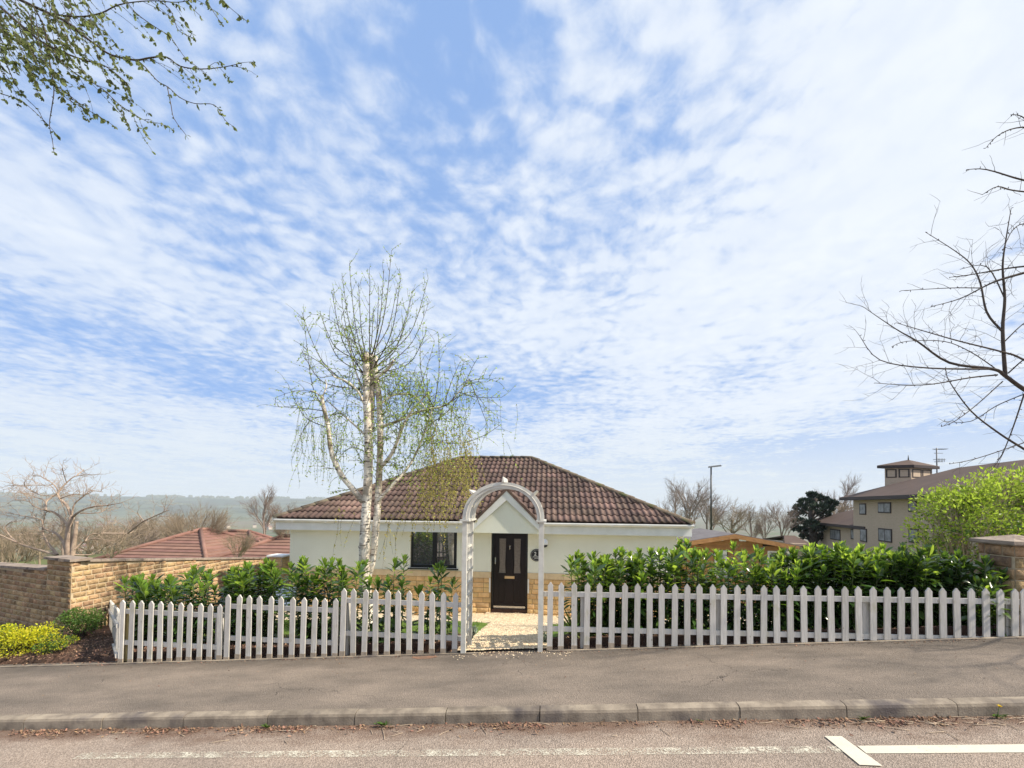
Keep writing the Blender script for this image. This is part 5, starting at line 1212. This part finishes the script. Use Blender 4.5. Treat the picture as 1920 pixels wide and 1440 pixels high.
def big_shrub():
    rn = R(44); Y = 9.6; t = thing('spring_shrub', 'large loose shrub with yellow green spring leaves behind the stone pillar', 'shrub', (at(1830, 1000, Y).x, Y, -.8))
    lf = MB(); tw = MB()
    lobes = [(1715, 990, .55), (1735, 945, .55), (1760, 925, .45), (1790, 920, .45), (1830, 910, .5), (1870, 905, .5), (1900, 912, .5), (1950, 915, .7), (1770, 975, .6), (1820, 955, .7), (1880, 960, .75), (1950, 970, .8), (1720, 1020, .5), (1790, 1010, .6), (1850, 1000, .6), (1925, 1010, .7), (2010, 950, .8), (1745, 1040, .5), (1868, 898, .3), (2080, 970, .8)]
    for i, (x, y, r) in enumerate(lobes):
        c = at(x+22+max(0, (1800-x)*.25), y+14, Y+rn.uniform(-.5, .6))
        for _ in range(12):
            b = V((c.x*.75+t.location.x*.25, Y, -.9)); d = rvec(rn)*r*.8; q = arc([b, b.lerp(c, .6)+rvec(rn)*.15, c+d], 4); tw.tube(q, rad(len(q), .014, .004), 4, cap=False)
            tip_twigs(tw, q[5:], .004, rn, .3, .12, V((0, 0, 1)), .1, 0)
        for k in range(int(2200*r)):
            d = rvec(rn); rr = rn.random()**.4; p = c + d*(r*rr)*V((1, 1, .8)).length/1.6; up = p.z-c.z
            # clusters: drop leaves where noise is low so gaps show
            if noise.noise(p*2.6) + .5*noise.noise(p*6) < (.06 if up < -.1*r else -.12): continue
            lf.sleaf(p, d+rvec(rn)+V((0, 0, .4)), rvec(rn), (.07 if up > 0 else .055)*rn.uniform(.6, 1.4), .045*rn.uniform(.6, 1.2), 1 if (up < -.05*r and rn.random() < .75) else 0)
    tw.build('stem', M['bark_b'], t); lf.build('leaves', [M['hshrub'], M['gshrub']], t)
big_shrub()
def pine():
    rn = R(6); Y = 46; P = lambda x, y, dy=0: at(x, y, Y+dy); t = thing('pine_tree', 'dark spreading pine left of the brick block', 'tree', P(1525, 1040))
    tr = MB(); tr.tube(arc([P(1527, 1050), P(1524, 1000), P(1521, 960), P(1530, 935)]), rad(13, .4, .15), 8)
    lf = MB()
    for (x, y, w) in [(1500, 945, 22), (1490, 958, 18), (1510, 935, 22), (1530, 926, 20), (1545, 932, 22), (1560, 938, 16), (1535, 945, 24), (1515, 955, 26), (1498, 972, 20), (1520, 975, 24), (1545, 958, 20), (1505, 988, 18), (1535, 985, 18), (1522, 922, 12), (1552, 948, 18), (1492, 985, 12), (1512, 1000, 20), (1540, 1000, 20)]:
        c = P(x, y+6, rn.uniform(-2, 2)); tr.tube([P(1524, y+25), c], [.1, .05], 4); r = w*Y/800*.42
        for _ in range(260):
            d = rvec(rn); p = c + V((d.x*r, d.y*r, d.z*r*.42))*rn.random()**.35; lf.sleaf(p, d+V((0, 0, .6)), rvec(rn), .34*rn.uniform(.6, 1.3), .16)
    tr.build('trunk', M['bark_d'], t); lf.build('crown', M['pine'], t)
pine()
# spiky plant, silver plants, dry golden stems, hoop
def strap(label, px, y, H, n, m_, seed, w=.03):
    rn = R(seed); b = V(gp(px, y)); t = thing('strap_leaf_plant', label, 'plant', b); mb = MB()
    for i in range(n):
        a = rn.uniform(0, 6.28); e = rn.uniform(.15, 1.1); L = H*rn.uniform(.6, 1.1); k = 7; pts = []
        for j in range(k+1):
            s = j/k; pts.append(b + V((cos(a)*sin(e)*L*s, sin(a)*sin(e)*L*s, cos(e)*L*s - .35*L*s*s*sin(e))))
        sd = V((-sin(a), cos(a), 0)); bb = len(mb.v)
        for j, p in enumerate(pts): ww = w*.5*(1-(j/k)**2)+.001; mb.v += [tuple(p+sd*ww), tuple(p+V((0, 0, -.004))), tuple(p-sd*ww)]
        for j in range(k):
            for c in (0, 1): mb.face((bb+3*j+c, bb+3*j+3+c, bb+3*j+4+c, bb+3*j+1+c), 0, True)
    mb.build('leaves', m_, t)
strap('spiky strap leaved plant right of the arch', 1078, 6.1, .62, 90, M['strap'], 4)
leafball('silver_plant', 'small silver grey plant at the right foot of the arch', 'plant', gp(1022, 6.0), .09, .09, .16, 420, .03, M['silver'], 9, 4)
leafball('silver_plant', 'small silver grey plant at the left foot of the arch', 'plant', gp(884, 6.6), .09, .09, .12, 360, .03, M['silver'], 10, 4)
def dry(label, px, y, H, seed):
    rn = R(seed); b = V(gp(px, y)); t = thing('dry_plant', label, 'plant', b); mb = MB()
    for _ in range(26):
        q = wander(b+V((rn.gauss(0, .05), 0, 0)), V((rn.gauss(0, .35), rn.gauss(0, .3), 1)), H*rn.uniform(.5, 1), 6, rn, .2, V((0, 0, -1)), .05); mb.tube(q, rad(7, .006, .003), 3, cap=False); tip_twigs(mb, q, .0025, rn, .14, .08, V((0, 0, -1)), .1, 0)
    mb.build('stem', M['dry'], t)
dry('dry golden plant under the window, left of the short laurel', 780, 10.2, .60, 3); dry('dry golden plant near the arch, in front of the stone plinth', 846, 10.1, .62, 5)
def hoop():
    b = V(gp(592, 9.6)); t = thing('plant_support', 'thin dark wire hoop plant support in front of the stone plinth', 'plant support', b); mb = MB(); r = .40; zt = at(592, 1072, 9.6).z
    pts = [b+V((-r, 0, 0))] + [V((b.x-r*cos(w), b.y, zt-.32+.32*sin(w))) for w in [pi*k/14 for k in range(15)]] + [b+V((r, 0, 0))]; mb.tube(pts, .009, 5)
    for k in range(-2, 3): mb.tube([b+V((k*.13, .01, 0)), V((b.x+k*.13, b.y+.01, zt-.32+.32*sqrt(max(0, 1-(k*.13/r)**2))))], .005, 4)
    for z in (.25, .5): mb.tube([b+V((-r, .012, z)), b+V((r, .012, z))], .005, 4)
    mb.build('wire_frame', M['metal'], t)
hoop()
def chair():
    b = V(gp(530, 8.4)); t = thing('garden_chair', 'pale blue garden chair with dark frame half hidden behind a laurel', 'chair', b); zt = at(530, 1103, 8.4).z-b.z
    mb = MB(); mb.hexa([b+V(q) for q in ((-.22, .02, .38), (.2, .02, .38), (.2, .05, .38), (-.22, .05, .38), (-.22, .12, zt), (.2, .12, zt), (.2, .15, zt), (-.22, .15, zt))]); mb.build('backrest', M['bluegrey'], t)
    mb = MB(); mb.hexa([b+V(q) for q in ((-.22, -.42, .36), (.2, -.42, .36), (.2, .05, .34), (-.22, .05, .34), (-.22, -.42, .385), (.2, -.42, .385), (.2, .05, .365), (-.22, .05, .365))]); mb.build('seat', M['bluegrey'], t)
    for x in (-.24, .22):
        for y0, y1 in ((-.44, .1), (.12, -.35)): mb = MB(); mb.tube([b+V((x, y0, 0)), b+V((x, (y0+y1)/2, .3)), b+V((x, y1, .42))], .012, 6); mb.build('leg', M['metal'], t)
    mb = MB(); mb.tube([b+V((.22, .02, .36)), b+V((.22, .1, zt*.8)), b+V((.22, .14, zt))], .014, 6); mb.tube([b+V((-.24, .02, .36)), b+V((-.24, .1, zt*.8)), b+V((-.24, .14, zt))], .014, 6); mb.build('frame', M['metal'], t)
chair()
# ------------------------------------------------------------------ red roofed neighbours
def hip(mb, x0, x1, y0, y1, ze, zr, m_=None, step=.3):
    """hip roof made of stepped tile courses"""
    run = min(x1-x0, y1-y0)/2; n = int(run/step)
    for i in range(n):
        a = i*run/n; b = (i+1)*run/n; za = ze+(zr-ze)*a/run; zb = ze+(zr-ze)*b/run; l = .05
        o = [(x0+a, y0+a), (x1-a, y0+a), (x1-a, y1-a), (x0+a, y1-a)]; q = [(x0+b, y0+b), (x1-b, y0+b), (x1-b, y1-b), (x0+b, y1-b)]
        for k in range(4):
            k2 = (k+1) % 4; A, B, C, D = o[k], o[k2], q[k2], q[k]
            mb.poly([(*A, za+l), (*B, za+l), (*C, zb), (*D, zb)]); mb.poly([(*A, za), (*B, za), (*B, za+l), (*A, za+l)])
def redhouse(lab, x0, x1, y0, dep, ze, zr, zg):
    t = thing('red_roofed_house', lab, 'house', ((x0+x1)/2, y0, zg)); mb = MB(); mb.box(x0+.3, x1-.3, y0+.3, y0+dep-.3, zg, ze-.02); mb.build('wall', M['plinth'], t)
    mb = MB(); hip(mb, x0, x1, y0, y0+dep, ze, zr); r = mb.build('roof', M['redtile'], t)
    run = min(x1-x0, dep)/2; ym = y0+dep/2; mb = MB()
    ra, rb = ((x0+run, ym), (x1-run, ym)) if x1-x0 > dep else (((x0+x1)/2, y0+run), ((x0+x1)/2, y0+dep-run))
    for p, q in (((x0, y0, ze), (*ra, zr)), ((x1, y0, ze), (*(rb if x1-x0 > dep else ra), zr)), ((*ra, zr), (*rb, zr)), ((x0, y0+dep, ze), (*(ra if x1-x0 > dep else rb), zr)), ((x1, y0+dep, ze), (*rb, zr))):
        p, q = V(p), V(q); mb.tube([p+V((0, 0, .06)), q+V((0, 0, .06))], .12, 6)
    mb.build('ridge_tile', M['redtile'], r)
a = at(352, 994, 25.5)
redhouse('house with a low red hipped roof just over the stone wall', a.x-2.9, a.x+4.6, 21.8, 8.0, at(300, 1055, 21).z-.3, a.z, -4)
a = at(440, 997, 29)
redhouse('house with the red roof behind the green twiggy bush', a.x-4.0, a.x+4.6, 25.5, 7, a.z-1.9, a.z, -5)
a = at(515, 1010, 24)
redhouse('house with the long red roof touching the bungalow corner', a.x-3.0, a.x+9.5, 20.5, 7, a.z-1.5, a.z+.12, -4)
o = place(tC, 445, 1052, 992, 17, 'olive green twiggy bush in front of the red roofs', .85, None, 'shrub')
# ------------------------------------------------------------------ shed
def shed():
    Y = 12.6; A = at(1378, 1003, Y); xl = at(1262, 1020, Y).x; xr = at(1498, 1030, Y).x; ze = at(1270, 1021, Y).z; zr = A.z; xm = A.x; D = 2.4; zg = -.85
    t = thing('garden_shed', 'orange timber summerhouse with grey felt roof behind the laurels', 'shed', (xm, Y, zg))
    mb = MB(); x0, x1 = xl+.22, xr-.22; z = zg; h = .13; yw = Y+.25
    while z < zr:
        z1 = z+h-.004; f = lambda zz: max(0, (zz-(ze-.02))/(zr-ze)); xa = x0+(xm-x0)*min(1, f(z1)); xb = x1+(xm-x1)*min(1, f(z1))
        for (a_, b_) in (((xa, min(xb, at(1338, 1040, yw).x)), (max(xa, at(1365, 1040, yw).x), min(xb, at(1440, 1040, yw).x)), (max(xa, at(1478, 1040, yw).x), xb)) if .0 < z1 < ze-.15 and z1 > -.1 else ((xa, xb),)):
            if b_-a_ > .05: mb.hexa([(a_, yw-.012, z), (b_, yw-.012, z), (b_, yw+.03, z), (a_, yw+.03, z), (a_, yw-.002, z1), (b_, yw-.002, z1), (b_, yw+.03, z1), (a_, yw+.03, z1)])
        z += h
    z = zg
    while z < ze-.05:
        for xx, sg in ((x0, -1), (x1, 1)): mb.box(xx-.03*(sg > 0), xx+.03*(sg < 0), yw+.031, yw+D, z, z+h-.004)
        z += h
    mb.build('cladding', M['cedar'], t)
    mb = MB(); mb.box(x0+.05, x1-.05, yw+.05, yw+D-.05, zg, ze-.1); mb.build('interior', M['felt'], t)
    mb = MB()
    for xa, xb in ((xl, xm), (xr, xm)):
        mb.hexa([(xa, Y, ze), (xb, Y, zr), (xb, Y+D+.5, zr), (xa, Y+D+.5, ze), (xa, Y, ze+.035), (xb, Y, zr+.035), (xb, Y+D+.5, zr+.035), (xa, Y+D+.5, ze+.035)])
    mb.build('roof', M['felt'], t)
    for xa, s_ in ((xl, -1), (xr, 1)):
        mb = MB(); mb.prism([(xa, Y-.03, ze+.02), (xm, Y-.03, zr+.02), (xm, Y-.03, zr-.10), (xa, Y-.03, ze-.10)], (0, .028, 0)); mb.build('barge_board', M['cedar'], t)
    mb = MB(); a_, b_ = at(1340, 1040, yw).x, at(1363, 1040, yw).x; mb.box(a_, b_, yw, yw+.03, zg+.1, ze-.17); d = mb.build('door', M['white'], t)
    mb = MB(); mb.box(a_+.07, b_-.07, yw-.008, yw-.001, 0, ze-.28); mb.build('glass', M['curtain'], d)
    mb = MB(); a_, b_ = at(1442, 1040, yw).x, at(1476, 1040, yw).x; mb.box(a_, b_, yw, yw+.02, -.05, ze-.2); w = mb.build('window', M['glass'], t)
    mb = MB()
    for q0, q1, r0, r1 in ((a_-.05, b_+.05, ze-.2, ze-.15), (a_-.05, b_+.05, -.1, -.05), (a_-.05, a_, -.05, ze-.2), (b_, b_+.05, -.05, ze-.2)): mb.box(q0, q1, yw-.025, yw-.013, r0, r1)
    mb.build('window_frame', M['white'], w)
shed()
# ------------------------------------------------------------------ street lamp
def lamp():
    Y = 25; b = at(1333.5, 1060, Y); top = at(1333, 876, Y); t = thing('street_lamp', 'tall dark street lamp with flat head behind the summerhouse roof', 'street lamp', (b.x, Y, b.z))
    mb = MB(); mb.tube([(b.x, Y, b.z), (b.x, Y, b.z+1.4)], .085, 10); mb.tube([(b.x, Y, b.z+1.4), (b.x, Y, top.z)], [.05, .04], 10); mb.build('pole', M['metal'], t)
    mb = MB(); x = top.x; z = top.z; mb.hexa([(x-.12, Y-.1, z-.03), (x+.55, Y-.13, z+.05), (x+.55, Y+.13, z+.05), (x-.12, Y+.1, z-.03), (x-.12, Y-.07, z+.05), (x+.5, Y-.1, z+.13), (x+.5, Y+.1, z+.13), (x-.12, Y+.07, z+.05)]); mb.build('lamp_head', M['lampgrey'], t)
lamp()
# ------------------------------------------------------------------ brick block on the right
def block():
    t0 = at(1600, 960, 38.0)
    cdir = (RM @ V(((1208-960)/FPX, 0, -1))); cdir.z = 0; cdir.normalize()   # facade runs this way into the distance
    A = V((t0.x, t0.y, 0)); u = -cdir; v = V((-u.y, u.x, 0))
    if v.x < 0: v = -v                     # v: into the building (to the right)
    fr = (A, u, v)
    def U(px):                              # distance along the facade hit by the view column px
        d = RM @ V(((px-960)/FPX, 0, -1)); d = V((d.x, d.y)); # solve A+u*s = d*k
        det = u.x*(-d.y) - (-d.x)*u.y; s_ = ((-A.x)*(-d.y) - (-d.x)*(-A.y))/det; return s_
    def Zp(px, py):
        s_ = U(px); P = A+u*s_; dd = RM @ V(((px-960)/FPX, -(py-924)/FPX, -1)); return CAM.z + dd.z*(P.y/dd.y)
    zg = -4.0; t = thing('brick_block', 'three storey buff brick block with brown roofs and a square roof tower', 'building', (A.x, A.y, zg))
    Lm = U(1800)+10; ze = Zp(1650, 937); DW = 9.0
    print('BLOCK', A, u, v, Lm, ze, Zp(1600, 940), Zp(1740, 930), [U(x) for x in (1513, 1600, 1612, 1670, 1740)])
    mb = MB(); mb.fbox(fr, 0, Lm, 0, DW, zg, ze); uw = U(1513); zw = Zp(1560, 987); mb.fbox(fr, uw, -.004, .6, DW, zg, zw); mb.build('wall', M['beige'], t)
    # main roof hip
    def roof(u0, u1, v0, v1, z0, z1, hipl=True, hipr=True, name='roof'):
        mb = MB(); P = lambda a, b, z: tuple(A+u*a+v*b+V((0, 0, z))); r = (v1-v0)/2; vm = (v0+v1)/2; a0 = u0+(r if hipl else 0); a1 = u1-(r if hipr else 0); n = 22
        b = len(mb.v); e = .25
        mb.v += [P(u0, v0, z0), P(u1, v0, z0), P(u1, v1, z0), P(u0, v1, z0), P(a0, vm, z1), P(a1, vm, z1), P(u0, v0, z0-e), P(u1, v0, z0-e), P(u1, v1, z0-e), P(u0, v1, z0-e)]
        for f in ((0, 1, 5, 4), (1, 2, 5), (2, 3, 4, 5), (3, 0, 4)): mb.face(f, 0)
        for f in ((6, 7, 1, 0), (7, 8, 2, 1), (8, 9, 3, 2), (9, 6, 0, 3), (9, 8, 7, 6)): mb.face(f, 1)
        return mb.build(name, [M['browntile'], M['darktrim']], t)
    roof(-.8, Lm+.8, -.7, DW+.7, ze+.25, ze+2.3, True, False)
    roof(uw-.7, 2.0, -.05, DW, zw+.25, zw+2.1, True, False)
    # windows
    def win(pa, pb, ta, bb, v0=0.0):
        ua, ub = sorted((U(pa), U(pb))) if v0 == 0 else sorted((U(pa), U(pb))); zt, zb_ = Zp((pa+pb)/2, ta), Zp((pa+pb)/2, bb)
        mb = MB(); mb.fbox(fr, ua, ub, v0-.05, v0+.06, zb_, zt); f_ = mb.build('window', M['darktrim'], t)
        mb = MB(); b_ = .09; m_ = (ua+ub)/2; w_ = ub-ua
        if w_ > 1.3: mb.fbox(fr, ua+b_, m_-b_/2, v0-.056, v0-.04, zb_+b_, zt-b_); mb.fbox(fr, m_+b_/2, ub-b_, v0-.056, v0-.04, zb_+b_, zt-b_)
        else: mb.fbox(fr, ua+b_, ub-b_, v0-.056, v0-.04, zb_+b_, zt-b_)
        mb.build('pane', M['dimpane'], f_)
    win(1612, 1624, 944, 965); win(1647, 1671, 942, 962); win(1704, 1720, 939, 960); win(1613, 1625, 991, 1016); win(1647, 1672, 991, 1016); win(1704, 1722, 991, 1018)
    win(1522, 1530, 992, 1010, .6); win(1543, 1561, 992, 1012, .6); win(1580, 1590, 992, 1011, .6)
    # tower, turned with the facade
    uc = U(1709); C0 = A + u*uc*.0; TY = 36.0; c = at(1709, 900, TY); tw_ = 2.5; a1 = V((-.93, .37, 0)); a2 = V((.90, .43, 0))
    L1 = 1.62; L2 = 2.75; zt_ = at(1709, 877, TY).z; P = lambda a, b, z: tuple(V((c.x, c.y, 0))+a1*a+a2*b+V((0, 0, z)))
    mb = MB(); mb.hexa([P(0, 0, -1), P(0, L2, -1), P(L1, L2, -1), P(L1, 0, -1), P(0, 0, zt_), P(0, L2, zt_), P(L1, L2, zt_), P(L1, 0, zt_)]); tower = mb.build('tower', M['beige'], t)
    mb = MB(); o = .32; b0 = len(mb.v); mb.v += [P(-o, -o, zt_), P(-o, L2+o, zt_), P(L1+o, L2+o, zt_), P(L1+o, -o, zt_), P(-o, -o, zt_+.22), P(-o, L2+o, zt_+.22), P(L1+o, L2+o, zt_+.22), P(L1+o, -o, zt_+.22), P(L1/2, L2/2, zt_+.72)]
    for f in ((0, 1, 5, 4), (1, 2, 6, 5), (2, 3, 7, 6), (3, 0, 4, 7), (3, 2, 1, 0)): mb.face(f, 1)
    for f in ((4, 5, 8), (5, 6, 8), (6, 7, 8), (7, 4, 8)): mb.face(f, 0)
    mb.build('tower_roof', [M['browntile'], M['darktrim']], tower)
    mb = MB(); q = P(L1/2, L2/2, zt_+.70); mb.tube([q, (q[0], q[1], q[2]+.4)], [.05, .015], 6); mb.build('finial', M['metal'], tower)
    zp0, zp1 = at(1709, 895, TY).z, at(1709, 879, TY).z
    for k in (0, 1):
        for s_ in (0, 1):
            mb = MB(); a_, b_ = (.10+k*(L1, L2)[s_]*.48, (L1, L2)[s_]*.46+k*(L1, L2)[s_]*.48); e = -.04; w = .07
            Q = (lambda a, z, e_: P(a, e_, z)) if s_ == 0 else (lambda a, z, e_: P(e_, a, z))
            for (g0, g1, h0, h1) in ((a_, b_, zp1-w, zp1), (a_, b_, zp0, zp0+w), (a_, a_+w, zp0+w, zp1-w), (b_-w, b_, zp0+w, zp1-w)):
                mb.hexa([Q(g0, h0, e), Q(g1, h0, e), Q(g1, h0, 0), Q(g0, h0, 0), Q(g0, h1, e), Q(g1, h1, e), Q(g1, h1, 0), Q(g0, h1, 0)])
            mb.build('louvre_panel', M['darktrim'], tower)
    mb = MB(); an = at(1757, 900, 40); tp = at(1757, 840, 40); mb.tube([(an.x, an.y, an.z-1), (an.x, an.y, tp.z)], .05, 5)
    for z, L in ((tp.z-.1, .8), (tp.z-.45, .5), (tp.z-1.0, .7), (tp.z-1.2, .5)): mb.tube([(an.x-L*.4, an.y, z), (an.x+L, an.y, z)], .025, 4)
    for k in range(6): mb.tube([(an.x+k*.14, an.y-.25, tp.z-.1), (an.x+k*.14, an.y+.25, tp.z-.1)], .02, 4); mb.tube([(an.x+k*.12, an.y, tp.z-1.2), (an.x+k*.12, an.y, tp.z-.9)], .02, 4)
    mb.build('aerial', M['lampgrey'], t)
block()
q = at(1495, 1012, 30)
mb = MB(); t_ = thing('low_roofed_building', 'low brown roofed outbuilding between the summerhouse and the brick block', 'building', (q.x, 30, -3)); mb.box(q.x-.3, q.x+.6, 30, 34, -3, q.z-.25); mb.build('wall', M['beige'], t_)
mb = MB(); z0 = q.z-.25; mb.prism([(q.x-1.0, 29.6, z0-.2), (q.x+.9, 29.6, z0-.1), (q.x+.9, 32, z0+.4), (q.x+.2, 32, z0+.4)], (0, .1, -.12)); mb.prism([(q.x-1.0, 34.4, z0-.2), (q.x+.2, 32, z0+.4), (q.x+.9, 32, z0+.4), (q.x+.9, 34.4, z0-.1)], (0, .1, -.12)); mb.build('roof', M['browntile'], t_)
# ------------------------------------------------------------------ small stuff
def litter():
    rn = R(50); mb = MB(); st = MB()
    def lf(x, y, z, s): mb.leaf((x, y, z+.004), V((rn.gauss(0, 1), rn.gauss(0, 1), rn.uniform(0, .4))), V((rn.gauss(0, .4), rn.gauss(0, .4), 1)), s, s*rn.uniform(.3, .6), 0, rn.uniform(-.4, .4))
    roadz = lambda x, y: kerbz(x) - .11 + .02*(y-4.03)
    for _ in range(9500):
        x = rn.uniform(-7, 6); d = .5+.5*noise.noise(V((x*.9, 0, 7)))+.35*noise.noise(V((x*3.5, 0, 1)))
        if rn.random() > max(.07, (d-.42)*2.2): continue
        y = 4.02-abs(rn.gauss(0, .05+.06*max(0, d-.4))); lf(x, y, roadz(x, y), rn.uniform(.012, .038))
    for _ in range(1500):
        x = rn.uniform(-6.6, 5.6); y = 5.52-abs(rn.gauss(0, .035)); 
        if noise.noise(V((x*2, 3, 0))) < -.15: continue
        lf(x, y, pave(x, y), rn.uniform(.008, .026))
    for _ in range(1600):
        x = rn.uniform(-6, 5.4); y = rn.uniform(5.55, 5.65); lf(x, y, pave(x, y)-.0, rn.uniform(.012, .035)) if not -1.2 < x < -.05 else 0
    for _ in range(2600):
        x = rn.uniform(-8.8, -5.7); y = rn.uniform(5.52, 7.1); lf(x, y, (G(x, y) if y > 5.62 else pave(x, y)), rn.uniform(.015, .04))
    for _ in range(2200):
        x = rn.uniform(-6, 5.4); y = rn.uniform(5.7, 6.9)
        if not -1.3 < x < .1: lf(x, y, G(x, y)+.01, rn.uniform(.015, .04))
    for _ in range(420): x = rn.uniform(-6.5, 5.5); y = 5.5-abs(rn.gauss(0, .45)); lf(x, max(y, 4.2), pave(x, max(y, 4.2)), rn.uniform(.006, .022))
    mb.build('leaf_litter', M['litter'], kind='stuff', label='brown fallen leaves along the kerb and fence foot', cat='leaf litter')
    for _ in range(70):
        x = rn.choice((rn.uniform(-6, 5), rn.uniform(2.6, 4.2))); y = 4.0-abs(rn.gauss(0, .10)); z = roadz(x, y)+.006; q = wander((x, y, z), V((rn.gauss(0, 1), rn.gauss(0, .5), 0)), rn.uniform(.05, .22), 4, rn, .25)
        q = [V((p.x, min(p.y, 4.02), roadz(p.x, p.y)+.007)) for p in q]; st.tube(q, .0028, 4)
    st.build('twig_litter', M['stick'], kind='stuff', label='pale dry twigs lying in the gutter', cat='twig litter')
litter()
def weed(px, label, n, s, m_, seed, flower=False):
    rn = R(seed); c = at(px, 1352, 4.015); b = V((c.x, 4.0, kerbz(c.x)-.105)); t = thing('weed' if not flower else 'dandelion', label, 'weed', b); mb = MB()
    for _ in range(n): a = rn.uniform(pi, 2*pi) if rn.random() < .8 else rn.uniform(0, 6.28); mb.leaf(b+V((rn.gauss(0, s*.3), -.004, .005)), V((cos(a), sin(a)*.5, rn.uniform(.2, 1.4))), V((0, 0, 1)), s*rn.uniform(.5, 1.1), s*.3, 0, .3)
    mb.build('leaves', m_, t)
    if flower:
        mb = MB(); p = b+V((.01, -.01, .095)); mb.tube([b, p], .003, 5)
        mb.build('stem', M['stem_g'], t); mb = MB()
        for k in range(34): a = k*2.4; mb.sleaf(p, V((cos(a), sin(a)-.5, .5+.3*(k % 3))), V((0, 0, 1)), .02, .007)
        mb.build('flower', M['petal'], t)
weed(503, 'small green weed growing at the kerb, leftmost of the kerb weeds', 14, .06, M['gshrub'], 1)
weed(722, 'green weed at the kerb joint in line with the birch', 18, .065, M['gshrub'], 2)
weed(1312, 'tiny weed at the kerb foot in front of the long fence', 9, .035, M['gshrub'], 3)
weed(1615, 'flat olive weed at the kerb joint above the road marking', 20, .05, M['gshrub'], 4)
weed(1866, 'yellow dandelion growing at the kerb near the right edge', 14, .05, M['gshrub'], 5, True)
def grass():
    rn = R(8); mb = MB()
    for _ in range(22000):
        x = rn.uniform(-7.5, 6); y = rn.uniform(6.8, 8.9)
        if -1.35 < x < .2: continue
        z = G(x, y); h = rn.uniform(.02, .045); a = rn.uniform(0, 6.28); w = .004; l = rn.gauss(0, .012); b = len(mb.v)
        mb.v += [(x-w*cos(a), y-w*sin(a), z), (x+w*cos(a), y+w*sin(a), z), (x+l, y+rn.gauss(0, .012), z+h)]; mb.face((b, b+1, b+2))
    mb.build('grass', M['grass'], kind='stuff', label='short bright green lawn behind the fence', cat='grass')
grass()
# ------------------------------------------------------------------ haze
def haze():
    m = bpy.data.materials.new('haze_air'); m.use_nodes = True; nt = m.node_tree; nt.nodes.clear()
    o = nt.nodes.new('ShaderNodeOutputMaterial'); v = nt.nodes.new('ShaderNodeVolumePrincipled'); v.inputs['Color'].default_value = (.84, .93, 1, 1); v.inputs['Density'].default_value = .00023; v.inputs['Anisotropy'].default_value = .0
    nt.links.new(v.outputs[0], o.inputs['Volume'])
    mb = MB(); mb.box(-6500, 6500, -300, 6500, -140, 62); mb.build('haze', m, kind='stuff', label='pale blue haze over the valley', cat='haze')
HAZE = True
if HAZE: haze()
for src in (tA, tB, tC, tD): assert src.name in used
print('SCRIPT DONE', len(bpy.data.objects))
